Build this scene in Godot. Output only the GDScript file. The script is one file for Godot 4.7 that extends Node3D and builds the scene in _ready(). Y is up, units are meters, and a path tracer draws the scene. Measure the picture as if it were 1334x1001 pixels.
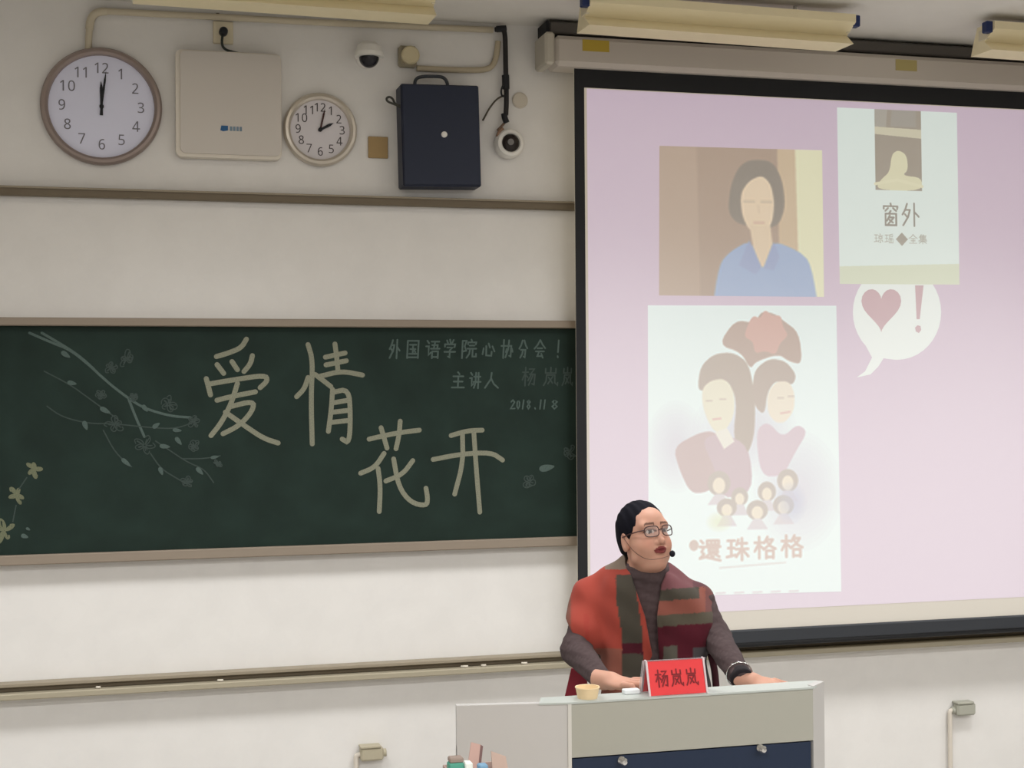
extends Node3D

const EYE := Vector3(0.0, 1.9, 6.3)
const FOCAL := 1900.0
const ROOM_LIGHT := 6.3
const STAGE_LIGHT := 6.8
const STAGE_Z := 1.5
var right_axis: Vector3
var up_axis: Vector3
var ahead: Vector3
var M := {}
var used := {}

# ---------------------------------------------------------------- helpers
func _axes() -> void:
	var yaw := deg_to_rad(14.99)
	var pitch := deg_to_rad(0.36)
	var roll := deg_to_rad(-0.41)
	ahead = Vector3(sin(yaw) * cos(pitch), sin(pitch), -cos(yaw) * cos(pitch))
	var r := Vector3(cos(yaw), 0, sin(yaw))
	var u := r.cross(ahead)
	right_axis = r * cos(roll) + u * sin(roll)
	up_axis = u * cos(roll) - r * sin(roll)

# a place measured in the photograph, on the plane z metres in front of the wall
func spot(px: float, py: float, z := 0.0) -> Vector3:
	var d := ahead + right_axis * ((px - 667.0) / FOCAL) + up_axis * ((500.5 - py) / FOCAL)
	return EYE + d * ((z - EYE.z) / d.z)

func srgb(r: float, g: float, b: float) -> Color:
	return Color(r / 255.0, g / 255.0, b / 255.0)

func mat(c: Color, rough := 0.7, metal := 0.0, spec := 0.4) -> StandardMaterial3D:
	var m := StandardMaterial3D.new()
	m.albedo_color = c
	m.roughness = rough
	m.metallic = metal
	m.metallic_specular = spec
	return m

func noise_tex(freq: float, a: Color, b: Color, size := 256, kind := FastNoiseLite.TYPE_SIMPLEX_SMOOTH, sd := 3, oct := 4) -> NoiseTexture2D:
	var n := FastNoiseLite.new()
	n.noise_type = kind
	n.frequency = freq
	n.seed = sd
	n.fractal_octaves = oct
	var t := NoiseTexture2D.new()
	t.width = size
	t.height = size
	t.seamless = true
	t.noise = n
	var g := Gradient.new()
	g.set_color(0, a)
	g.set_color(1, b)
	t.color_ramp = g
	return t

func grainy(c: Color, amount: float, scale: float, rough := 0.8, sd := 3, freq := 0.02) -> StandardMaterial3D:
	var m := mat(Color.WHITE, rough)
	m.albedo_texture = noise_tex(freq, c.darkened(amount), c.lightened(amount * 0.5), 256, FastNoiseLite.TYPE_SIMPLEX_SMOOTH, sd)
	m.uv1_triplanar = true
	m.uv1_world_triplanar = true
	m.uv1_scale = Vector3.ONE * scale
	return m

func numbered(called: String) -> String:
	var n: int = used.get(called, 0)
	used[called] = n + 1
	return called if n == 0 else "%s_%03d" % [called, n]

func thing(called: String, label: String, category: String, at := Vector3.ZERO, group := "") -> Node3D:
	var o := Node3D.new()
	o.name = numbered(called)
	add_child(o)
	o.position = at
	tag(o, label, category, group)
	return o

func tag(o: Node3D, label: String, category: String, group := "") -> void:
	o.set_meta("label", label)
	o.set_meta("category", category)
	if group != "":
		o.set_meta("group", group)

func part(called: String, mesh: Mesh, m: Material, parent: Node3D, at := Vector3.ZERO, label := "") -> MeshInstance3D:
	var o := MeshInstance3D.new()
	o.name = called
	o.mesh = mesh
	o.material_override = m
	o.position = at
	if label != "":
		o.set_meta("label", label)
	parent.add_child(o, true)
	return o

func struct(called: String, mesh: Mesh, m: Material, at := Vector3.ZERO) -> MeshInstance3D:
	var o := part(called, mesh, m, self, at)
	o.set_meta("kind", "structure")
	return o

func tri(st: SurfaceTool, a: Vector3, b: Vector3, c: Vector3, outward: Vector3) -> void:
	var n := (b - a).cross(c - a)
	if n.length_squared() < 1e-16:
		return
	if n.dot(outward) > 0.0:   # clockwise is the front
		var k := b
		b = c
		c = k
	st.add_vertex(a)
	st.add_vertex(b)
	st.add_vertex(c)

func quad(st: SurfaceTool, a: Vector3, b: Vector3, c: Vector3, d: Vector3, outward: Vector3) -> void:
	tri(st, a, b, c, outward)
	tri(st, a, c, d, outward)

func begin(smooth := false) -> SurfaceTool:
	var st := SurfaceTool.new()
	st.begin(Mesh.PRIMITIVE_TRIANGLES)
	st.set_smooth_group(0 if smooth else -1)
	return st

func done(st: SurfaceTool) -> ArrayMesh:
	st.generate_normals()
	return st.commit()

# a box with chamfered edges
func add_box(st: SurfaceTool, lo: Vector3, hi: Vector3, bevel := 0.003) -> void:
	var c := (lo + hi) * 0.5
	var h := (hi - lo) * 0.5
	var b := minf(bevel, minf(h.x, minf(h.y, h.z)) * 0.45)
	var corner := func(s: Vector3, axis: int) -> Vector3:
		var q := h - Vector3(b, b, b)
		q[axis] = h[axis]
		return c + Vector3(s.x * q.x, s.y * q.y, s.z * q.z)
	for axis in 3:
		var u := (axis + 1) % 3
		var v := (axis + 2) % 3
		for s in [-1.0, 1.0]:
			var pts := []
			for q in [[-1, -1], [1, -1], [1, 1], [-1, 1]]:
				var sg := Vector3()
				sg[axis] = s
				sg[u] = q[0]
				sg[v] = q[1]
				pts.append(corner.call(sg, axis))
			var o := Vector3()
			o[axis] = s
			quad(st, pts[0], pts[1], pts[2], pts[3], o)
		for su in [-1.0, 1.0]:
			for sv in [-1.0, 1.0]:
				var s0 := Vector3()
				s0[u] = su
				s0[v] = sv
				var s1 := s0
				s0[axis] = -1.0
				s1[axis] = 1.0
				var o := Vector3()
				o[u] = su
				o[v] = sv
				quad(st, corner.call(s0, u), corner.call(s1, u), corner.call(s1, v), corner.call(s0, v), o)
	for x in [-1.0, 1.0]:
		for y in [-1.0, 1.0]:
			for z in [-1.0, 1.0]:
				var s := Vector3(x, y, z)
				tri(st, corner.call(s, 0), corner.call(s, 1), corner.call(s, 2), s)

func box(lo: Vector3, hi: Vector3, bevel := 0.003) -> ArrayMesh:
	var st := begin()
	add_box(st, lo, hi, bevel)
	return done(st)

# profile of (radius, height) turned about the z axis (height goes out of the wall), or about y
func lathe(profile: Array, seg := 48, upright := false) -> ArrayMesh:
	var st := begin(true)
	for i in profile.size() - 1:
		var a: Vector2 = profile[i]
		var b: Vector2 = profile[i + 1]
		var side := Vector2(b.y - a.y, a.x - b.x)
		if a.distance_to(b) > 0.004 or (i > 0 and absf((b - a).angle_to(a - profile[i - 1])) > 0.9):
			st.set_smooth_group(i + 1)
		for k in seg:
			var t0 := TAU * k / seg
			var t1 := TAU * (k + 1) / seg
			var put := func(p: Vector2, t: float) -> Vector3:
				return Vector3(p.x * cos(t), p.y, p.x * sin(t)) if upright else Vector3(p.x * cos(t), p.x * sin(t), p.y)
			var o: Vector3 = put.call(Vector2(side.x, side.y), (t0 + t1) * 0.5)
			quad(st, put.call(a, t0), put.call(a, t1), put.call(b, t1), put.call(b, t0), o)
	return done(st)

func tube(pts: Array, r: float, sides := 10, closed := false) -> ArrayMesh:
	var st := begin(true)
	add_tube(st, pts, r, sides, closed)
	return done(st)

func add_tube(st: SurfaceTool, pts: Array, r: float, sides := 10, closed := false, r_end := -1.0) -> void:
	var n := pts.size()
	var rings := []
	var side := Vector3.ZERO
	for i in n:
		var before: Vector3 = pts[(i - 1 + n) % n] if closed or i > 0 else pts[i]
		var after: Vector3 = pts[(i + 1) % n] if closed or i < n - 1 else pts[i]
		var t := (after - before).normalized()
		if side == Vector3.ZERO:
			side = t.cross(Vector3.UP if absf(t.y) < 0.9 else Vector3.RIGHT).normalized()
		else:
			side = (side - t * side.dot(t)).normalized()
		var other := t.cross(side)
		var rr := r if r_end < 0.0 else lerpf(r, r_end, float(i) / maxf(1.0, n - 1))
		var ring := []
		for k in sides:
			var a := TAU * k / sides
			ring.append(pts[i] + (side * cos(a) + other * sin(a)) * rr)
		rings.append(ring)
	for i in (n if closed else n - 1):
		var p: Array = rings[i]
		var q: Array = rings[(i + 1) % n]
		var mid: Vector3 = (pts[i] + pts[(i + 1) % n]) * 0.5
		for k in sides:
			var l := (k + 1) % sides
			quad(st, p[k], p[l], q[l], q[k], (p[k] + p[l] + q[k] + q[l]) * 0.25 - mid)
	if not closed:
		for e in [0, n - 1]:
			var ring: Array = rings[e]
			var o: Vector3 = pts[e] - pts[1 if e == 0 else n - 2]
			for k in sides:
				tri(st, pts[e], ring[k], ring[(k + 1) % sides], o)

# polygon in xy pushed from z0 to z1
func slab(poly: PackedVector2Array, z0: float, z1: float) -> ArrayMesh:
	var st := begin()
	add_slab(st, poly, z0, z1)
	return done(st)

func add_slab(st: SurfaceTool, poly: PackedVector2Array, z0: float, z1: float) -> void:
	var t := Geometry2D.triangulate_polygon(poly)
	for i in range(0, t.size(), 3):
		var a := poly[t[i]]
		var b := poly[t[i + 1]]
		var c := poly[t[i + 2]]
		tri(st, Vector3(a.x, a.y, z1), Vector3(b.x, b.y, z1), Vector3(c.x, c.y, z1), Vector3(0, 0, 1))
		tri(st, Vector3(a.x, a.y, z0), Vector3(b.x, b.y, z0), Vector3(c.x, c.y, z0), Vector3(0, 0, -1))
	var way := -1.0 if Geometry2D.is_polygon_clockwise(poly) else 1.0
	for i in poly.size():
		var a := poly[i]
		var b := poly[(i + 1) % poly.size()]
		var o := Vector3(b.y - a.y, a.x - b.x, 0) * way
		quad(st, Vector3(a.x, a.y, z0), Vector3(b.x, b.y, z0), Vector3(b.x, b.y, z1), Vector3(a.x, a.y, z1), o)

# polygon of (z, y) pushed along x
func beam(poly: PackedVector2Array, x0: float, x1: float) -> ArrayMesh:
	var m := slab(poly, x0, x1)
	var st := SurfaceTool.new()
	st.begin(Mesh.PRIMITIVE_TRIANGLES)
	st.append_from(m, 0, Transform3D(Basis(Vector3(0, 0, 1), Vector3(0, 1, 0), Vector3(1, 0, 0)), Vector3.ZERO))
	var arr := st.commit_to_arrays()   # a mirrored copy: turn the faces round again
	var v: PackedVector3Array = arr[Mesh.ARRAY_VERTEX]
	var ix = arr[Mesh.ARRAY_INDEX]
	var out := begin()
	var count: int = ix.size() if ix != null else v.size()
	for i in range(0, count, 3):
		for k in [0, 2, 1]:
			out.add_vertex(v[ix[i + k]] if ix != null else v[i + k])
	return done(out)

# strokes as flat rounded ribbons in the xy plane; strokes is an Array of PackedVector2Array
func ink(strokes: Array, width: float, z: float, thick := 0.0004) -> ArrayMesh:
	var st := begin()
	var w := width * 0.5
	var level := z + thick
	for s in strokes:
		level += 0.00006   # a later stroke lies over an earlier one
		var at := level
		var put := func(q: Vector2) -> Vector3: return Vector3(q.x, q.y, at)
		var line: PackedVector2Array = s
		var n := line.size()
		var left := PackedVector2Array()
		var other := PackedVector2Array()
		for i in n:
			var t0 := (line[i] - line[maxi(i - 1, 0)]).normalized()
			var t1 := (line[mini(i + 1, n - 1)] - line[i]).normalized()
			var t := (t0 + t1)
			t = t.normalized() if t.length() > 0.3 else (t1 if i < n - 1 else t0)
			var stretch := 1.0 / clampf(t.dot(t1 if i < n - 1 else t0), 0.6, 1.0)
			left.append(line[i] + t.orthogonal() * w * stretch)
			other.append(line[i] - t.orthogonal() * w * stretch)
			if i == 0 or i == n - 1:
				var out := -t if i == 0 else t
				for k in 6:
					var a := out.angle() - PI * 0.5 + PI * k / 6.0
					tri(st, put.call(line[i]), put.call(line[i] + Vector2.from_angle(a) * w), put.call(line[i] + Vector2.from_angle(a + PI / 6.0) * w), Vector3(0, 0, 1))
		for i in n - 1:
			quad(st, put.call(left[i]), put.call(left[i + 1]), put.call(other[i + 1]), put.call(other[i]), Vector3(0, 0, 1))
	return done(st)

func simplified(p: PackedVector2Array, least: float) -> PackedVector2Array:
	var out := PackedVector2Array()
	for q in p:
		if out.is_empty() or out[-1].distance_to(q) > least:
			out.append(q)
	return out if out.size() > 2 else p

func soften(line: PackedVector2Array, steps := 2) -> PackedVector2Array:
	for s in steps:
		var out := PackedVector2Array([line[0]])
		for i in line.size() - 1:
			out.append(line[i].lerp(line[i + 1], 0.25))
			out.append(line[i].lerp(line[i + 1], 0.75))
		out.append(line[-1])
		line = out
	return line

# "x,y x,y; x,y ..." to strokes
func strokes_of(text: String) -> Array:
	var out := []
	for s in text.split(";"):
		var line := PackedVector2Array()
		for p in s.strip_edges().split(" ", false):
			var xy := p.split(",")
			line.append(Vector2(xy[0].to_float(), xy[1].to_float()))
		if line.size() > 1:
			out.append(line)
	return out

# written characters on a square of 100 by 100, y down
const GLYPH := {
	"外": "30,5 20,30 5,50; 18,30 45,30 35,60 8,95; 18,48 32,62; 68,3 68,97; 68,38 92,58",
	"窗": "50,2 52,10; 10,25 10,14 90,14 88,26; 35,22 20,34; 64,22 82,34; 50,34 42,44; 20,46 20,96; 20,46 82,46 82,96; 20,95 82,95; 45,54 28,76; 40,62 68,62 34,92; 42,72 62,84",
	"国": "12,8 12,96; 12,8 88,8 88,96; 12,92 88,92; 28,28 72,28; 32,50 68,50; 26,74 76,74; 50,28 50,74; 62,58 68,66",
	"语": "12,8 24,20; 5,36 24,36 24,80 38,68; 42,12 94,12; 66,12 58,48; 46,30 84,30 82,48; 38,48 98,48; 48,62 48,96; 48,62 88,62 88,96; 48,90 88,90",
	"学": "24,6 32,20; 48,2 54,18; 78,4 66,20; 8,38 8,26 92,26 88,40; 28,42 72,42 50,56; 50,56 50,92 38,88; 6,64 94,64",
	"院": "10,8 10,96; 10,8 34,8 24,36 34,58 14,62; 64,2 68,10; 44,26 44,16 94,16 92,26; 54,32 84,32; 42,48 96,48; 58,48 54,74 38,94; 74,48 74,88 96,88 96,74",
	"心": "14,46 8,76; 32,34 34,82 70,84 72,64; 48,22 58,42; 76,36 92,62",
	"协": "22,4 22,96; 4,34 40,34; 46,34 84,34 82,88 70,84; 64,6 60,50 40,92; 48,50 42,66; 90,48 96,64",
	"分": "40,6 26,30 6,48; 60,6 76,30 96,46; 24,54 76,54 72,92 58,88; 48,54 42,74 20,94",
	"会": "50,4 30,28 4,48; 50,4 72,28 96,46; 30,46 70,46; 16,62 86,62; 46,62 30,86 72,86; 64,74 78,94",
	"主": "46,4 58,16; 14,28 86,28; 18,58 82,58; 6,92 94,92; 50,28 50,92",
	"讲": "12,8 24,20; 5,38 22,38 22,82 36,70; 40,30 94,30; 36,60 98,60; 56,8 54,66 42,94; 78,8 78,96",
	"人": "48,8 44,44 6,94; 46,40 66,72 96,94",
	"杨": "24,4 24,96; 4,28 44,28; 24,30 4,66; 26,40 42,54; 50,12 86,12 60,38; 54,38 92,38 88,90 74,86; 66,40 44,70; 80,40 50,92",
	"岚": "50,4 50,30; 18,10 18,32 82,32 82,10; 26,42 24,72 10,94; 26,42 76,42 78,80 96,94 96,80; 38,54 64,82; 64,50 36,86",
	"琼": "6,14 38,14; 8,46 36,46; 2,84 40,76; 22,14 22,80; 66,2 70,12; 44,20 98,20; 54,32 88,32 88,50 54,50 54,32; 72,52 72,92 62,88; 56,66 46,84; 86,64 96,82",
	"瑶": "6,14 38,14; 8,46 36,46; 2,84 40,76; 22,14 22,80; 88,4 48,14; 52,22 58,32; 70,20 72,30; 90,18 82,32; 56,40 50,52; 52,46 92,46; 42,62 98,62; 70,46 70,90; 50,72 50,92 92,92; 92,72 92,94",
	"全": "50,4 30,28 4,44; 50,4 72,28 96,42; 26,48 74,48; 26,68 74,68; 8,92 92,92; 50,48 50,92",
	"集": "34,2 22,20 8,34; 24,18 24,56; 54,4 60,14; 24,16 88,16; 26,30 82,30; 26,42 82,42; 26,55 90,55; 54,16 54,55; 6,68 94,68; 50,56 50,98; 48,70 10,92; 52,70 92,92",
	"還": "10,8 20,18; 6,34 24,34 14,56 24,66 6,84; 6,84 30,78 96,94; 38,8 90,8 90,24 38,24 38,8; 56,8 56,24; 74,8 74,24; 32,34 96,34; 46,42 84,42 84,54 46,54 46,42; 58,54 34,78; 56,62 56,82 66,76; 60,58 92,78; 86,58 74,68",
	"珠": "6,14 38,14; 8,46 36,46; 2,84 40,76; 22,14 22,80; 54,10 46,32; 50,26 92,26; 42,50 98,50; 70,4 70,98; 68,52 44,84; 72,52 98,82",
	"格": "24,4 24,96; 4,28 44,28; 24,30 4,66; 26,40 42,54; 62,4 48,30; 58,16 86,16 72,38 44,58; 60,24 74,44 98,56; 56,64 56,96; 56,64 88,64 88,96; 56,92 88,92",
	"2": "20,24 50,6 78,26 50,58 16,92 88,90",
	"0": "50,8 24,30 24,70 50,92 76,70 76,30 50,8",
	"1": "62,6 44,94",
	"8": "50,6 26,24 50,46 78,70 50,94 24,70 52,46 76,24 50,6",
	".": "46,84 54,94",
	"!": "52,6 48,66; 46,86 50,92",
}

# a character fitted into a rectangle given in photo pixels, on the plane z
func glyph(ch: String, x0: float, y0: float, x1: float, y1: float, z: float, lean := 0.0) -> Array:
	var out := []
	for s in strokes_of(GLYPH[ch]):
		var line := PackedVector2Array()
		for p in s:
			var q := spot(lerpf(x0, x1, p.x / 100.0) - lean * (p.y / 100.0 - 0.5) * (y1 - y0), lerpf(y0, y1, p.y / 100.0), z)
			line.append(Vector2(q.x, q.y))
		out.append(line)
	return out

func traced(text: String, ox: float, oy: float, scale: float, z: float, round_off := 2) -> Array:
	var out := []
	for s in strokes_of(text):
		var line := PackedVector2Array()
		for p in s:
			var q := spot(p.x / scale + ox, p.y / scale + oy, z)
			line.append(Vector2(q.x, q.y))
		out.append(soften(line, round_off))
	return out

# ---------------------------------------------------------------- painting small pictures
func fill(im: Image, poly: PackedVector2Array, c: Color) -> void:
	var top := 1e9
	var low := -1e9
	for p in poly:
		top = minf(top, p.y)
		low = maxf(low, p.y)
	for y in range(maxi(0, int(top)), mini(im.get_height(), int(low) + 1)):
		var xs := []
		var f := y + 0.5
		for i in poly.size():
			var a := poly[i]
			var b := poly[(i + 1) % poly.size()]
			if (a.y <= f) != (b.y <= f):
				xs.append(a.x + (f - a.y) / (b.y - a.y) * (b.x - a.x))
		xs.sort()
		for k in range(0, xs.size() - 1, 2):
			var x0 := maxi(0, int(round(xs[k])))
			var x1 := mini(im.get_width(), int(round(xs[k + 1])))
			if x1 > x0:
				if c.a >= 0.99:
					im.fill_rect(Rect2i(x0, y, x1 - x0, 1), c)
				else:
					for x in range(x0, x1):
						im.set_pixel(x, y, im.get_pixel(x, y).lerp(Color(c.r, c.g, c.b), c.a))

func round_poly(cx: float, cy: float, rx: float, ry: float, turn := 0.0) -> PackedVector2Array:
	var p := PackedVector2Array()
	for k in 28:
		var a := TAU * k / 28.0
		p.append(Vector2(cx, cy) + Vector2(rx * cos(a), ry * sin(a)).rotated(turn))
	return p

func poly_of(text: String, scale := 1.0) -> PackedVector2Array:
	var p := PackedVector2Array()
	for q in strokes_of(text)[0]:
		p.append(q * scale)
	return p

func pen(im: Image, line: PackedVector2Array, w: float, c: Color) -> void:
	for i in line.size() - 1:
		var d := (line[i + 1] - line[i]).normalized().orthogonal() * w * 0.5
		fill(im, PackedVector2Array([line[i] + d, line[i + 1] + d, line[i + 1] - d, line[i] - d]), c)
		fill(im, round_poly(line[i].x, line[i].y, w * 0.5, w * 0.5), c)
		fill(im, round_poly(line[i + 1].x, line[i + 1].y, w * 0.5, w * 0.5), c)

func blurred(im: Image, by: float) -> Image:
	var w := im.get_width()
	var h := im.get_height()
	im.resize(int(w / by), int(h / by), Image.INTERPOLATE_LANCZOS)
	im.resize(w, h, Image.INTERPOLATE_CUBIC)
	return im

# a picture thrown on the white cloth by the projector: the cloth's own white, lit by the room, plus the projected light
func thrown(tex: Texture2D, c := Color.WHITE) -> StandardMaterial3D:
	var m := mat(M.cloth_color, 0.9, 0.0, 0.1)
	m.emission_enabled = true
	m.emission_energy_multiplier = M.beam
	if tex:
		m.emission = Color.BLACK
		m.emission_texture = tex
		m.texture_repeat = false
	else:
		m.emission = c
	return m

# flat four-cornered picture lying in the plane z (corners in photo pixels: left top, right top, right low, left low)
func sheet(c: Array, z: float, thick := 0.001) -> ArrayMesh:
	var p := []
	for q in c:
		p.append(spot(q.x, q.y, z))
	var st := SurfaceTool.new()
	st.begin(Mesh.PRIMITIVE_TRIANGLES)
	var n := 8
	for i in n:
		for j in n:
			for o in [[0, 0], [1, 0], [1, 1], [0, 0], [1, 1], [0, 1]]:
				var u := float(i + o[0]) / n
				var v := float(j + o[1]) / n
				st.set_normal(Vector3(0, 0, 1))
				st.set_uv(Vector2(u, v))
				st.add_vertex(p[0].lerp(p[1], u).lerp(p[3].lerp(p[2], u), v))
	return st.commit()

# ---------------------------------------------------------------- smooth bodies
class Field:
	var lo: Vector3
	var n: Vector3i
	var h: float
	var v := PackedFloat32Array()
	func _init(a: Vector3, b: Vector3, cell: float) -> void:
		lo = a
		h = cell
		n = Vector3i(((b - a) / cell).ceil()) + Vector3i.ONE
		v.resize(n.x * n.y * n.z)
		v.fill(0.15)
	func _span(a: Vector3, b: Vector3) -> Array:
		var i := Vector3i(((a - lo) / h).floor()).clamp(Vector3i.ZERO, n)
		var j := (Vector3i(((b - lo) / h).ceil()) + Vector3i.ONE).clamp(Vector3i.ZERO, n)
		return [i, j]
	func cap(a: Vector3, b: Vector3, ra: float, rb: float, k := 0.02) -> void:
		var m := maxf(ra, rb) + k + h * 2.5
		var s := _span(a.min(b) - Vector3.ONE * m, a.max(b) + Vector3.ONE * m)
		var d := b - a
		var dd := maxf(d.length_squared(), 1e-9)
		for z in range(s[0].z, s[1].z):
			for y in range(s[0].y, s[1].y):
				var at: int = (z * n.y + y) * n.x
				for x in range(s[0].x, s[1].x):
					var p := lo + Vector3(x, y, z) * h
					var t := clampf((p - a).dot(d) / dd, 0.0, 1.0)
					var q := p.distance_to(a + d * t) - lerpf(ra, rb, t)
					var o := v[at + x]
					var g := maxf(k - absf(q - o), 0.0)
					v[at + x] = minf(q, o) - g * g / (4.0 * k)
	func ell(c: Vector3, r: Vector3, k := 0.02, cut := false, turn := Basis.IDENTITY) -> void:
		var big := maxf(r.x, maxf(r.y, r.z)) + k + h * 2.5
		var m := Vector3.ONE * big if turn != Basis.IDENTITY else r + Vector3.ONE * (k + h * 2.5)
		var s := _span(c - m, c + m)
		var inv := turn.inverse()
		var rr := r * r
		for z in range(s[0].z, s[1].z):
			for y in range(s[0].y, s[1].y):
				var at: int = (z * n.y + y) * n.x
				for x in range(s[0].x, s[1].x):
					var p := inv * (lo + Vector3(x, y, z) * h - c)
					var k0 := (p / r).length()
					var q := k0 * (k0 - 1.0) / maxf((p / rr).length(), 1e-6) if k0 > 1e-4 else -minf(r.x, minf(r.y, r.z))
					var o := v[at + x]
					if cut:
						q = -q
						var g := maxf(k - absf(q - o), 0.0)
						v[at + x] = maxf(q, o) + g * g / (4.0 * k)
					else:
						var g := maxf(k - absf(q - o), 0.0)
						v[at + x] = minf(q, o) - g * g / (4.0 * k)
	func each(f: Callable) -> void:
		var i := 0
		for z in n.z:
			for y in n.y:
				for x in n.x:
					if v[i] < 0.06:
						v[i] = f.call(lo + Vector3(x, y, z) * h, v[i])
					i += 1

class Hide:
	var verts := PackedVector3Array()
	var norms := PackedVector3Array()
	var colors := PackedColorArray()
	var index := PackedInt32Array()
	func add(f: Field, where: Transform3D, paint: Callable) -> void:
		var n := f.n
		var v := f.v
		var sx := 1
		var sy := n.x
		var sz := n.x * n.y
		var at := {}
		var off := [0, sx, sy, sx + sy, sz, sx + sz, sy + sz, sx + sy + sz]
		var edges := [[0, 1], [2, 3], [4, 5], [6, 7], [0, 2], [1, 3], [4, 6], [5, 7], [0, 4], [1, 5], [2, 6], [3, 7]]
		for z in n.z - 1:
			for y in n.y - 1:
				var row := z * sz + y * sy
				for x in n.x - 1:
					var i := row + x
					var c := 0
					if v[i] < 0.0: c += 1
					if v[i + sx] < 0.0: c += 1
					if v[i + sy] < 0.0: c += 1
					if v[i + sx + sy] < 0.0: c += 1
					if v[i + sz] < 0.0: c += 1
					if v[i + sx + sz] < 0.0: c += 1
					if v[i + sy + sz] < 0.0: c += 1
					if v[i + sx + sy + sz] < 0.0: c += 1
					if c == 0 or c == 8:
						continue
					var sum := Vector3.ZERO
					var hits := 0
					for e in edges:
						var a := v[i + off[e[0]]]
						var b := v[i + off[e[1]]]
						if (a < 0.0) != (b < 0.0):
							var t := a / (a - b)
							var p0 := Vector3(e[0] & 1, (e[0] >> 1) & 1, e[0] >> 2)
							var p1 := Vector3(e[1] & 1, (e[1] >> 1) & 1, e[1] >> 2)
							sum += p0.lerp(p1, t)
							hits += 1
					var q := sum / hits
					var g := Vector3(
						v[i + 1] - v[i] + v[i + 1 + sy] - v[i + sy] + v[i + 1 + sz] - v[i + sz] + v[i + 1 + sy + sz] - v[i + sy + sz],
						v[i + sy] - v[i] + v[i + sy + 1] - v[i + 1] + v[i + sy + sz] - v[i + sz] + v[i + sy + 1 + sz] - v[i + 1 + sz],
						v[i + sz] - v[i] + v[i + sz + 1] - v[i + 1] + v[i + sz + sy] - v[i + sy] + v[i + sz + 1 + sy] - v[i + 1 + sy])
					var p := f.lo + (Vector3(x, y, z) + q) * f.h
					at[i] = verts.size()
					verts.append(where * p)
					norms.append((where.basis * g).normalized())
					colors.append(paint.call(p))
		for key in at:
			var i: int = key
			for d in [[sx, sy, sz], [sy, sz, sx], [sz, sx, sy]]:
				# the edge from i along d[0]; the four cells round it lie back along d[1] and d[2]
				var a := v[i]
				var b := v[i + d[0]]
				if (a < 0.0) == (b < 0.0):
					continue
				var q0: int = at.get(i, -1)
				var q1: int = at.get(i - d[1], -1)
				var q2: int = at.get(i - d[1] - d[2], -1)
				var q3: int = at.get(i - d[2], -1)
				if q1 < 0 or q2 < 0 or q3 < 0:
					continue
				var order := [q0, q1, q2, q0, q2, q3] if a < 0.0 else [q0, q2, q1, q0, q3, q2]
				# clockwise fronts, whichever way the cells run
				var nn := (verts[order[1]] - verts[order[0]]).cross(verts[order[2]] - verts[order[0]])
				if nn.dot(norms[order[0]]) > 0.0:
					order = [order[0], order[2], order[1], order[3], order[5], order[4]]
				for o in order:
					index.append(o)
	func mesh() -> ArrayMesh:
		var arr := []
		arr.resize(Mesh.ARRAY_MAX)
		arr[Mesh.ARRAY_VERTEX] = verts
		arr[Mesh.ARRAY_NORMAL] = norms
		arr[Mesh.ARRAY_COLOR] = colors
		arr[Mesh.ARRAY_INDEX] = index
		var m := ArrayMesh.new()
		m.add_surface_from_arrays(Mesh.PRIMITIVE_TRIANGLES, arr)
		return m

func painted(rough := 0.8, spec := 0.3) -> StandardMaterial3D:
	var m := mat(Color.WHITE, rough, 0.0, spec)
	m.vertex_color_use_as_albedo = true
	return m

# ---------------------------------------------------------------- the scene
func _ready() -> void:
	_axes()
	var cam := Camera3D.new()
	cam.name = "camera"
	add_child(cam)
	cam.transform = Transform3D(Basis(right_axis, up_axis, -ahead), EYE)
	cam.fov = rad_to_deg(2.0 * atan(500.5 / FOCAL))
	cam.near = 0.05
	cam.far = 60.0
	cam.current = true
	var env := Environment.new()
	env.background_mode = Environment.BG_COLOR
	env.background_color = Color(0.05, 0.05, 0.05)
	env.tonemap_mode = Environment.TONE_MAPPER_LINEAR
	env.tonemap_exposure = 1.0
	env.sdfgi_enabled = true
	env.ssao_enabled = true
	env.ssil_enabled = true
	var we := WorldEnvironment.new()
	we.name = "world_environment"
	we.environment = env
	add_child(we)
	var ceiling_y := spot(640, 31).y
	lamps_of_the_room(ceiling_y)
	materials()
	room(ceiling_y)
	board()
	rails()
	screen()
	board_lamps(ceiling_y)
	wall_devices()
	podium()
	person()
	desk_things()

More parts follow.
